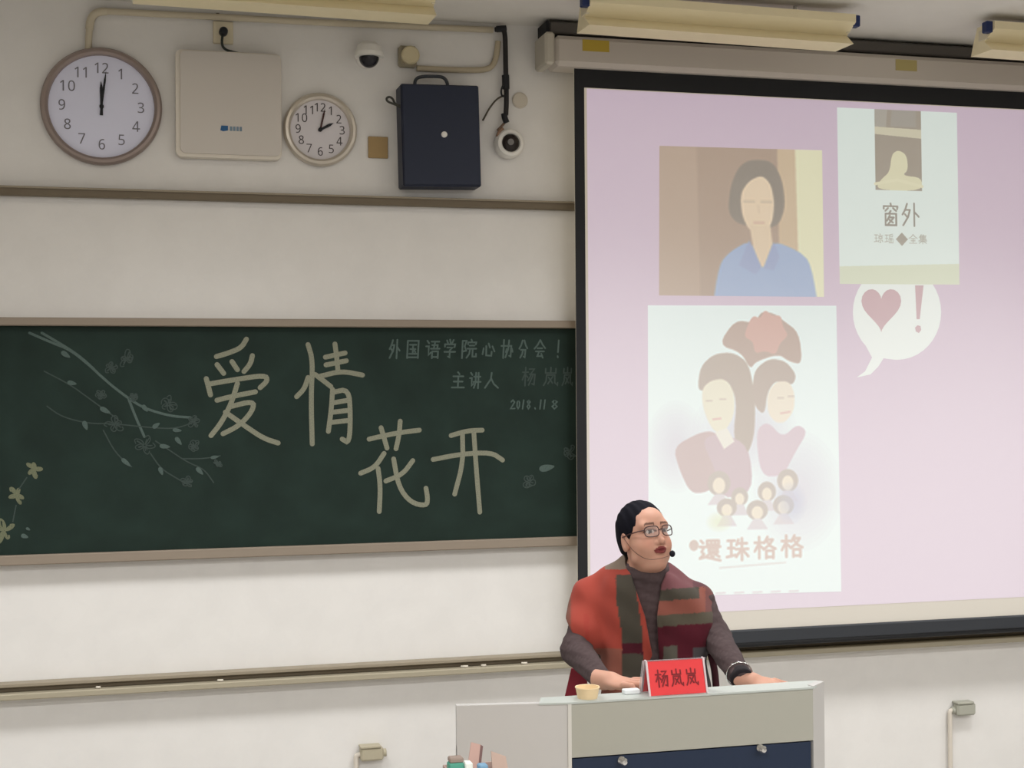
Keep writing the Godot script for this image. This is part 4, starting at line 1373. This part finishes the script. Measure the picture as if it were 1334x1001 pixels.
# ---------------------------------------------------------------- the lecturer
const REACH := 4.69
func pl(px: float, py: float, z := 0.0) -> Vector3:
	var s := FOCAL / (REACH - z)
	return Vector3((px - 840.0) / s, EYE.y - (py - 511.0) / s, z)

func lin(r: float, g: float, b: float) -> Color:
	return srgb(r, g, b).srgb_to_linear()

func person() -> void:
	var o := thing("person", "person with short black hair, glasses and a plaid shawl, speaking at the podium", "person", Vector3(1.626, 0, 1.88))
	o.rotation.y = -deg_to_rad(20.2)
	var skin := Hide.new()
	var skin_c := lin(196, 150, 130)
	var flesh := func(_p: Vector3) -> Color: return skin_c
	# joints
	var head_c := pl(837.5, 699, 0.03)
	var head_t := Transform3D(Basis.from_euler(Vector3(-0.24, 0.60, 0.02)) * Basis.from_scale(Vector3(0.89, 1.0, 0.9)), head_c)
	var sl := pl(772, 782, -0.03)
	var sr := pl(904, 784, -0.03)
	var elb_l := pl(748, 848, 0.1)
	var elb_r := pl(929, 830, 0.05)
	var wr_l := pl(783, 889, 0.40)
	var wr_r := pl(961, 881, 0.36)
	var chest := pl(838, 805, -0.02)
	var belly := pl(842, 885, -0.02)
	var hip := Vector3(0.0, 0.84, -0.03)
	# hidden trunk and limbs
	var f := Field.new(Vector3(-0.34, -0.01, -0.24), Vector3(0.36, 1.4, 0.45), 0.015)
	f.ell(chest, Vector3(0.14, 0.19, 0.1), 0.04)
	f.ell(belly, Vector3(0.135, 0.18, 0.1), 0.05)
	f.ell(hip, Vector3(0.16, 0.13, 0.11), 0.05)
	f.cap(pl(838, 770, -0.02), pl(838, 728, 0.0), 0.055, 0.052, 0.03)
	f.cap(pl(838, 775, -0.02), sl, 0.06, 0.05, 0.03)
	f.cap(pl(838, 775, -0.02), sr, 0.06, 0.05, 0.03)
	f.cap(sl, elb_l, 0.045, 0.036, 0.02)
	f.cap(elb_l, wr_l, 0.036, 0.026, 0.02)
	f.cap(sr, elb_r, 0.045, 0.036, 0.02)
	f.cap(elb_r, wr_r, 0.036, 0.026, 0.02)
	for s in [-1.0, 1.0]:
		f.cap(Vector3(0.075 * s, 0.8, -0.03), Vector3(0.085 * s, 0.43, -0.01), 0.075, 0.05, 0.03)
		f.cap(Vector3(0.085 * s, 0.43, -0.01), Vector3(0.09 * s, 0.08, -0.03), 0.05, 0.035, 0.02)
	skin.add(f, Transform3D(), flesh)
	# head
	var hd := Field.new(Vector3(-0.105, -0.17, -0.13), Vector3(0.105, 0.125, 0.135), 0.0034)
	hd.ell(Vector3(0, 0.026, -0.012), Vector3(0.077, 0.084, 0.096), 0.02)
	hd.ell(Vector3(0, -0.03, 0.02), Vector3(0.067, 0.074, 0.073), 0.03)
	hd.ell(Vector3(0, 0.04, 0.045), Vector3(0.055, 0.04, 0.042), 0.02)
	for s in [-1.0, 1.0]:
		hd.ell(Vector3(0.038 * s, -0.036, 0.046), Vector3(0.033, 0.034, 0.036), 0.02)
		hd.ell(Vector3(0.044 * s, -0.07, 0.02), Vector3(0.028, 0.026, 0.034), 0.02)
	hd.ell(Vector3(0, -0.09, 0.052), Vector3(0.03, 0.022, 0.028), 0.02)
	hd.ell(Vector3(0, -0.097, 0.02), Vector3(0.05, 0.024, 0.045), 0.02)
	hd.cap(Vector3(0, -0.06, -0.02), Vector3(0, -0.135, -0.05), 0.055, 0.05, 0.025)
	# brow, nose, eyes, mouth, ears
	hd.cap(Vector3(-0.045, 0.024, 0.07), Vector3(0.045, 0.024, 0.07), 0.014, 0.014, 0.015)
	for s in [-1.0, 1.0]:
		hd.ell(Vector3(0.03 * s, 0.006, 0.101), Vector3(0.02, 0.012, 0.016), 0.012, true)
		hd.ell(Vector3(0.03 * s, 0.005, 0.072), Vector3(0.017, 0.013, 0.015), 0.004)
	hd.cap(Vector3(0, 0.012, 0.082), Vector3(0, -0.026, 0.102), 0.007, 0.0105, 0.012)
	hd.ell(Vector3(0, -0.029, 0.101), Vector3(0.0115, 0.0095, 0.011), 0.006)
	for s in [-1.0, 1.0]:
		hd.ell(Vector3(0.0125 * s, -0.032, 0.09), Vector3(0.0085, 0.0075, 0.01), 0.006)
	hd.ell(Vector3(0, -0.05, 0.085), Vector3(0.026, 0.006, 0.012), 0.006)
	hd.ell(Vector3(0, -0.0615, 0.084), Vector3(0.019, 0.0065, 0.012), 0.006)
	hd.ell(Vector3(0, -0.0555, 0.1), Vector3(0.016, 0.0026, 0.012), 0.003, true)
	for s in [-1.0, 1.0]:
		hd.ell(Vector3(0.078 * s, -0.012, -0.012), Vector3(0.009, 0.032, 0.019), 0.008)
		hd.ell(Vector3(0.088 * s, -0.008, -0.008), Vector3(0.007, 0.02, 0.01), 0.004, true)
	var face := func(p: Vector3) -> Color:
		var c := skin_c
		if p.z > 0.06:
			var m := Vector2(p.x / 0.0255, (p.y + 0.0555) / 0.0112)
			if m.length() < 1.0 and p.z > 0.074:
				return lin(124, 58, 58)
			var ax := absf(p.x)
			var brow := p.y - (0.0285 + 0.003 * sin((ax - 0.014) / 0.036 * PI))
			if ax > 0.013 and ax < 0.05 and absf(brow) < 0.0036:
				return lin(106, 76, 64)
			var e := Vector2((ax - 0.03) / 0.0155, (p.y - 0.005) / 0.0062)
			if e.length() < 1.0:
				return lin(44, 30, 28) if absf(ax - 0.031) < 0.0072 else lin(196, 182, 172)
			if e.length() < 1.45 and p.y > 0.004:
				return lin(104, 72, 62)
		var blush := Vector2((absf(p.x) - 0.045) / 0.03, (p.y + 0.03) / 0.026).length()
		if p.z > 0.0 and blush < 1.0:
			c = c.lerp(lin(204, 138, 118), 0.5 * (1.0 - blush))
		return c
	skin.add(hd, head_t, face)
	# hands: fingers along +x for the one on the right, curled for the one on the left
	var hand := func(where: Transform3D, curl: float, spread: float, side: float, first: float) -> void:
		var g := Field.new(Vector3(-0.045, -0.05, -0.075), Vector3(0.185, 0.045, 0.075), 0.0034)
		g.cap(Vector3(-0.04, 0.0, 0), Vector3(0.012, 0, 0), 0.025, 0.027, 0.012)
		g.ell(Vector3(0.045, 0.0, 0.002 * side), Vector3(0.05, 0.0165, 0.041), 0.014)
		for i in 4:
			var zf: float = (-0.03 + 0.02 * i)
			var len: float = [0.036, 0.043, 0.041, 0.031][i]
			var a := Vector3(0.078 - absf(zf) * 0.2, 0.005, zf)
			var turn := spread * (i - 1.5) * 0.12
			var ang := first
			var p := a
			for j in 3:
				var d := Vector3(cos(ang) * cos(turn), -sin(ang), sin(turn))
				var q: Vector3 = p + d * len * [1.0, 0.66, 0.5][j]
				g.cap(p, q, 0.0096 - j * 0.0009, 0.0092 - j * 0.001, 0.003)
				p = q
				ang += curl * [0.95, 0.7, 0.3][j]
		var tb := Vector3(0.018, -0.004, 0.03 * -1.0)
		var t1 := tb + Vector3(0.032, -0.006, -0.022)
		var t2 := t1 + Vector3(0.028, -0.008, -0.006)
		g.cap(tb, t1, 0.014, 0.0115, 0.008)
		g.cap(t1, t2, 0.011, 0.0088, 0.003)
		skin.add(g, where, flesh)
	# left in the picture: lying half closed on the desk, pointing right and forward
	var lx := Vector3(0.80, -0.06, 0.45).normalized()
	var ly := Vector3(0.05, 1, 0.12)
	var lz := lx.cross(ly).normalized()
	ly = lz.cross(lx).normalized()
	hand.call(Transform3D(Basis(lx, ly, lz), wr_l + Vector3(0.012, 0.008, 0.012)), 0.95, 0.9, 1.0, -0.12)
	# right in the picture: flat on the desk, pointing right
	var rx := Vector3(0.93, -0.13, 0.25).normalized()
	var ry := Vector3(0.1, 1, 0.15)
	var rz := rx.cross(ry).normalized()
	ry = rz.cross(rx).normalized()
	hand.call(Transform3D(Basis(rx, ry, rz), wr_r + Vector3(0.02, -0.008, 0.01)), 0.2, 0.9, -1.0, 0.2)
	var skin_m := painted(0.55, 0.35)
	skin_m.subsurf_scatter_enabled = true
	skin_m.subsurf_scatter_strength = 0.08
	part("body", skin.mesh(), skin_m, o)
	# sweater
	f = Field.new(Vector3(-0.34, 0.78, -0.2), Vector3(0.38, 1.44, 0.45), 0.0095)
	f.ell(chest, Vector3(0.155, 0.2, 0.115), 0.04)
	f.ell(belly, Vector3(0.15, 0.19, 0.115), 0.05)
	f.cap(pl(838, 770, -0.02), pl(841, 747, 0.03), 0.068, 0.058, 0.02)
	f.cap(pl(838, 778, -0.02), sl, 0.07, 0.058, 0.03)
	f.cap(pl(838, 778, -0.02), sr, 0.07, 0.058, 0.03)
	f.cap(sl, elb_l, 0.056, 0.047, 0.02)
	f.cap(elb_l, wr_l.lerp(elb_l, 0.1), 0.047, 0.034, 0.02)
	f.cap(sr, elb_r, 0.056, 0.047, 0.02)
	f.cap(elb_r, wr_r.lerp(elb_r, 0.02), 0.047, 0.035, 0.02)
	f.each(func(p: Vector3, d: float) -> float: return d + 0.0016 * sin(p.y * 210.0 + sin(p.x * 40.0) * 1.5))
	var sw := Hide.new()
	sw.add(f, Transform3D(), func(_p: Vector3) -> Color: return Color.WHITE)
	var sw_m := grainy(srgb(72, 58, 59), 0.1, 9.0, 0.95, 21)
	part("sweater", sw.mesh(), sw_m, o, Vector3.ZERO, "dark brown high-necked sweater")
	var cuff := begin(true)
	var cd := (wr_r - elb_r).normalized()
	add_tube(cuff, [wr_r - cd * 0.012, wr_r - cd * 0.004, wr_r + cd * 0.008, wr_r + cd * 0.02], 0.034, 20)
	part("cuff", done(cuff), mat(srgb(34, 30, 34), 0.9), o, Vector3.ZERO, "black cuff")
	var band := []
	var ca := cd.cross(Vector3.UP).normalized()
	var cb := cd.cross(ca)
	for k in 24:
		var a := TAU * k / 24.0
		band.append(wr_r - cd * 0.02 + (ca * cos(a) + cb * sin(a)) * 0.039)
	part("bracelet", tube(band, 0.0022, 8, true), M.chrome, o, Vector3.ZERO, "thin silver bracelet")
	# trousers and shoes, behind the podium
	f = Field.new(Vector3(-0.22, 0.05, -0.2), Vector3(0.22, 0.98, 0.14), 0.016)
	f.ell(hip, Vector3(0.175, 0.13, 0.125), 0.04)
	for s in [-1.0, 1.0]:
		f.cap(Vector3(0.078 * s, 0.8, -0.03), Vector3(0.085 * s, 0.43, -0.01), 0.088, 0.066, 0.03)
		f.cap(Vector3(0.085 * s, 0.43, -0.01), Vector3(0.09 * s, 0.1, -0.03), 0.066, 0.058, 0.02)
	var tr := Hide.new()
	tr.add(f, Transform3D(), func(_p: Vector3) -> Color: return Color.WHITE)
	part("trousers", tr.mesh(), mat(srgb(40, 38, 42), 0.9), o)
	for s in [-1.0, 1.0]:
		f = Field.new(Vector3(-0.07, -0.01, -0.13), Vector3(0.07, 0.14, 0.2), 0.01)
		f.cap(Vector3(0, 0.04, -0.06), Vector3(0.0, 0.032, 0.11), 0.045, 0.04, 0.02)
		f.cap(Vector3(0, 0.05, -0.05), Vector3(0, 0.1, -0.05), 0.045, 0.045, 0.02)
		f.each(func(p: Vector3, d: float) -> float: return maxf(d, -p.y))
		var sh := Hide.new()
		sh.add(f, Transform3D(), func(_p: Vector3) -> Color: return Color.WHITE)
		part("shoe", sh.mesh(), mat(srgb(30, 28, 28), 0.4), o, Vector3(0.09 * s, 0.0, 0.02))
	hair(o, head_t)
	shawl(o, sl, sr, elb_l, elb_r, chest)
	glasses(o, head_t)

func hair(o: Node3D, head_t: Transform3D) -> void:
	var f := Field.new(Vector3(-0.11, -0.1, -0.14), Vector3(0.11, 0.135, 0.12), 0.004)
	f.ell(Vector3(0, 0.03, -0.016), Vector3(0.084, 0.089, 0.1), 0.02)
	f.ell(Vector3(0, -0.005, -0.055), Vector3(0.07, 0.07, 0.06), 0.02)
	f.each(func(p: Vector3, d: float) -> float:
		var line := 0.062 + (p.y - 0.09) * 0.42 + 0.012 * (absf(p.x) / 0.07)
		if p.y < 0.03:
			line = lerpf(0.04, 0.024, clampf((0.03 - p.y) / 0.05, 0.0, 1.0))
		if p.y < -0.018:
			line = -0.018 - (-0.018 - p.y) * 0.5
		var cut := (p.z - line) * 0.85
		cut = maxf(cut, -0.048 - p.y)
		d += 0.0012 * sin(atan2(p.x, p.z + 0.2) * 60.0 + p.y * 30.0)
		return maxf(d, cut))
	var s := Hide.new()
	s.add(f, head_t, func(_p: Vector3) -> Color: return Color.WHITE)
	part("hair", s.mesh(), mat(srgb(19, 19, 27), 0.75, 0.0, 0.2), o, Vector3.ZERO, "short black hair")

func glasses(o: Node3D, t: Transform3D) -> void:
	var fr := mat(srgb(70, 44, 42), 0.35)
	var st := begin(true)
	var lens := begin()
	for s in [-1.0, 1.0]:
		var loop := []
		for k in 28:
			var a := TAU * k / 28.0
			var c := Vector2(signf(cos(a)) * pow(absf(cos(a)), 0.6), signf(sin(a)) * pow(absf(sin(a)), 0.6))
			var x: float = s * 0.033 + c.x * 0.0255
			loop.append(t * Vector3(x, 0.004 + c.y * 0.0165, 0.106 - absf(x) * absf(x) * 4.5))
		add_tube(st, loop, 0.0017, 8, true)
		var mid: Vector3 = t * Vector3(s * 0.033, 0.004, 0.101)
		for k in 28:
			tri(lens, mid, loop[k], loop[(k + 1) % 28], t.basis.z)
		add_tube(st, [t * Vector3(s * 0.058, 0.010, 0.091), t * Vector3(s * 0.073, 0.010, 0.072), t * Vector3(s * 0.082, 0.008, 0.02), t * Vector3(s * 0.085, 0.004, -0.012)], 0.0019, 8)
	add_tube(st, [t * Vector3(-0.008, 0.006, 0.106), t * Vector3(0, 0.009, 0.109), t * Vector3(0.008, 0.006, 0.106)], 0.0018, 8)
	var g := part("glasses", done(st), fr, o, Vector3.ZERO, "thin dark framed glasses")
	var clear := StandardMaterial3D.new()
	clear.albedo_color = Color(0.9, 0.92, 0.95, 0.1)
	clear.transparency = BaseMaterial3D.TRANSPARENCY_ALPHA
	clear.roughness = 0.2
	clear.metallic_specular = 0.15
	part("lens", done(lens), clear, g, Vector3.ZERO, "clear lenses")
	# headset microphone
	st = begin(true)
	var b := []
	for q in [Vector3(-0.086, 0.014, -0.012), Vector3(-0.084, -0.02, 0.012), Vector3(-0.074, -0.055, 0.04), Vector3(-0.055, -0.082, 0.078), Vector3(-0.02, -0.084, 0.108), Vector3(0.012, -0.078, 0.117)]:
		b.append(t * q)
	add_tube(st, smooth_path(b), 0.0011, 6)
	var mic := part("headset_microphone", done(st), mat(srgb(120, 90, 78), 0.5), o, Vector3.ZERO, "thin headset microphone")
	var ball := SphereMesh.new()
	ball.radius = 0.0092
	ball.height = 0.021
	ball.radial_segments = 20
	ball.rings = 12
	part("foam_tip", ball, mat(srgb(22, 22, 32), 0.9), mic, t * Vector3(0.024, -0.073, 0.119), "black foam tip")

func shawl(o: Node3D, sl: Vector3, sr: Vector3, elb_l: Vector3, elb_r: Vector3, chest: Vector3) -> void:
	var f := Field.new(Vector3(-0.3, 0.86, -0.24), Vector3(0.28, 1.44, 0.28), 0.0054)
	f.ell(chest + Vector3(0, -0.01, 0), Vector3(0.18, 0.2, 0.135), 0.04)
	f.cap(pl(817, 742, -0.03), sl + Vector3(-0.005, 0.0, 0), 0.048, 0.07, 0.035)
	f.cap(pl(860, 749, -0.03), sr + Vector3(-0.006, -0.012, 0), 0.044, 0.06, 0.03)
	f.cap(pl(838, 752, -0.085), pl(838, 830, -0.1), 0.07, 0.07, 0.04)
	f.cap(sl, pl(760, 826, 0.05), 0.07, 0.074, 0.03)
	f.cap(sr, pl(904, 822, 0.05), 0.062, 0.062, 0.03)
	f.cap(pl(806, 775, 0.045), pl(808, 930, 0.085), 0.06, 0.068, 0.04)
	f.cap(pl(884, 785, 0.045), pl(894, 930, 0.1), 0.06, 0.08, 0.04)
	f.cap(pl(822, 760, 0.05), pl(830, 930, 0.1), 0.03, 0.032, 0.02)
	f.cap(pl(868, 760, 0.045), pl(874, 930, 0.1), 0.03, 0.036, 0.02)
	var neck_a := pl(838, 790, -0.02)
	var neck_b := pl(841, 700, 0.012)
	var to_px := func(p: Vector3) -> Vector2:
		var s: float = FOCAL / (REACH - p.z)
		return Vector2(840.0 + p.x * s, 511.0 + (EYE.y - p.y) * s)
	f.each(func(p: Vector3, d: float) -> float:
		# hanging folds
		d += 0.0035 * sin(p.x * 70.0 + 2.0 * sin(p.y * 9.0)) * clampf((1.3 - p.y) * 4.0, 0.0, 1.0) + 0.0025 * sin((p.y + p.x * 0.7) * 60.0)
		var s := FOCAL / (REACH - 0.05)
		var x := 840.0 + p.x * s
		var y := 511.0 + (EYE.y - p.y) * s
		# neck hole
		var t := clampf((p - neck_a).dot(neck_b - neck_a) / (neck_b - neck_a).length_squared(), 0.0, 1.0)
		d = maxf(d, 0.066 - p.distance_to(neck_a.lerp(neck_b, t)) - maxf(0.0, (760.0 - y)) * 0.0)
		# open front
		if p.z > -0.04:
			var gl: float
			var gr: float
			if y < 760.0:
				gl = lerpf(812.0, 824.0, clampf((y - 722.0) / 38.0, 0.0, 1.0))
				gr = lerpf(872.0, 859.0, clampf((y - 730.0) / 30.0, 0.0, 1.0))
			elif y < 800.0:
				gl = lerpf(824.0, 838.0, (y - 760.0) / 40.0)
				gr = lerpf(859.0, 853.0, (y - 760.0) / 40.0)
			else:
				gl = lerpf(838.0, 847.0, clampf((y - 800.0) / 50.0, 0.0, 1.0))
				gr = lerpf(853.0, 855.0, clampf((y - 800.0) / 50.0, 0.0, 1.0))
			var gap := minf(x - gl, gr - x) / s
			if gap > -0.01:
				d = maxf(d, minf(gap, p.z + 0.04))
		# the hem over the arm on the left
		var hem := ((y - 812.0) * 32.0 - (x - 738.0) * 48.0) / 57.7 / s
		d = maxf(d, minf(hem, (772.0 - x) / s + 0.0 * p.z))
		# the hem over the arm on the right
		d = maxf(d, minf((y - 818.0 + (934.0 - x) * 0.2) / s, (x - 927.0) / s))
		return d)
	var paint := func(p: Vector3) -> Color:
		var q: Vector2 = to_px.call(p)
		var x := q.x
		var y := q.y
		var wob := 0.0
		x += wob * 0.6
		y += wob * 0.6
		var rust := lin(152, 68, 58)
		var olive := lin(72, 67, 59)
		var wine := lin(74, 30, 42)
		if x < 850.0:
			if y < 744.0 - (x - 800.0) * 0.2 and x > 786.0 and y < 742.0:
				return lin(122, 108, 97)
			var left := 800.0 + clampf((y - 780.0) * 0.16, 0.0, 8.0)
			var right := 824.0 + clampf((y - 750.0) * 0.14, 0.0, 11.0)
			if x > left and x < right and y > 749.0:
				if y > 838.0 and y < 852.0:
					return wine
				return olive
			if x >= right:
				return rust if y < 866.0 else olive
			if y > 845.0:
				return lin(136, 84, 72)
			if x < 741.0:
				return lin(116, 74, 62)
			if x > 759.0 and x < 764.0 and y > 800.0:
				return lin(150, 62, 54)
			return rust
		var tilt := y - (x - 860.0) * -0.08
		if tilt < 768.0:
			return lin(112, 74, 78) if x < 900.0 or tilt < 760.0 else lin(96, 66, 70)
		if tilt < 783.0 and x < 908.0:
			return olive
		if tilt < 801.0:
			return lin(132, 80, 70) if x < 916.0 else lin(110, 72, 70)
		if tilt < 816.0:
			return lin(84, 78, 68)
		if tilt > 842.0 and x > 861.0 and x < 880.0:
			return lin(86, 82, 74)
		if tilt > 846.0 and x > 899.0 and x < 922.0:
			return lin(78, 74, 76)
		return lin(78, 30, 42)
	var s := Hide.new()
	s.add(f, Transform3D(), paint)
	var m := painted(0.95, 0.2)
	m.rim_enabled = true
	m.rim = 0.15
	var body := part("shawl", s.mesh(), m, o, Vector3.ZERO, "plaid shawl of rust, olive and wine red")
	# the loose end hanging behind on the left, and a tassel edge on the right
	var st := begin()
	var a := [pl(741, 872, -0.08), pl(760, 866, -0.06), pl(766, 940, -0.06), pl(725, 940, -0.1)]
	for k in [Vector3(0, 0, 0.01), Vector3(0, 0, -0.01)]:
		quad(st, a[0] + k, a[1] + k, a[2] + k, a[3] + k, k)
	for i in 4:
		var k := Vector3(0, 0, 0.01)
		var b: Vector3 = a[(i + 1) % 4]
		quad(st, a[i] - k, b - k, b + k, a[i] + k, (a[i] + b) * 0.5 - (a[0] + a[1] + a[2] + a[3]) * 0.25)
	part("shawl_end", done(st), mat(srgb(122, 36, 48), 0.95), body, Vector3.ZERO, "wine red loose end")
	st = begin(true)
	add_tube(st, smooth_path([pl(922, 850, 0.06), pl(927, 870, 0.07), pl(929, 895, 0.08), pl(930, 930, 0.08)]), 0.011, 8)
	part("shawl_end", done(st), mat(srgb(70, 34, 42), 0.95), body, Vector3.ZERO, "dark loose edge")
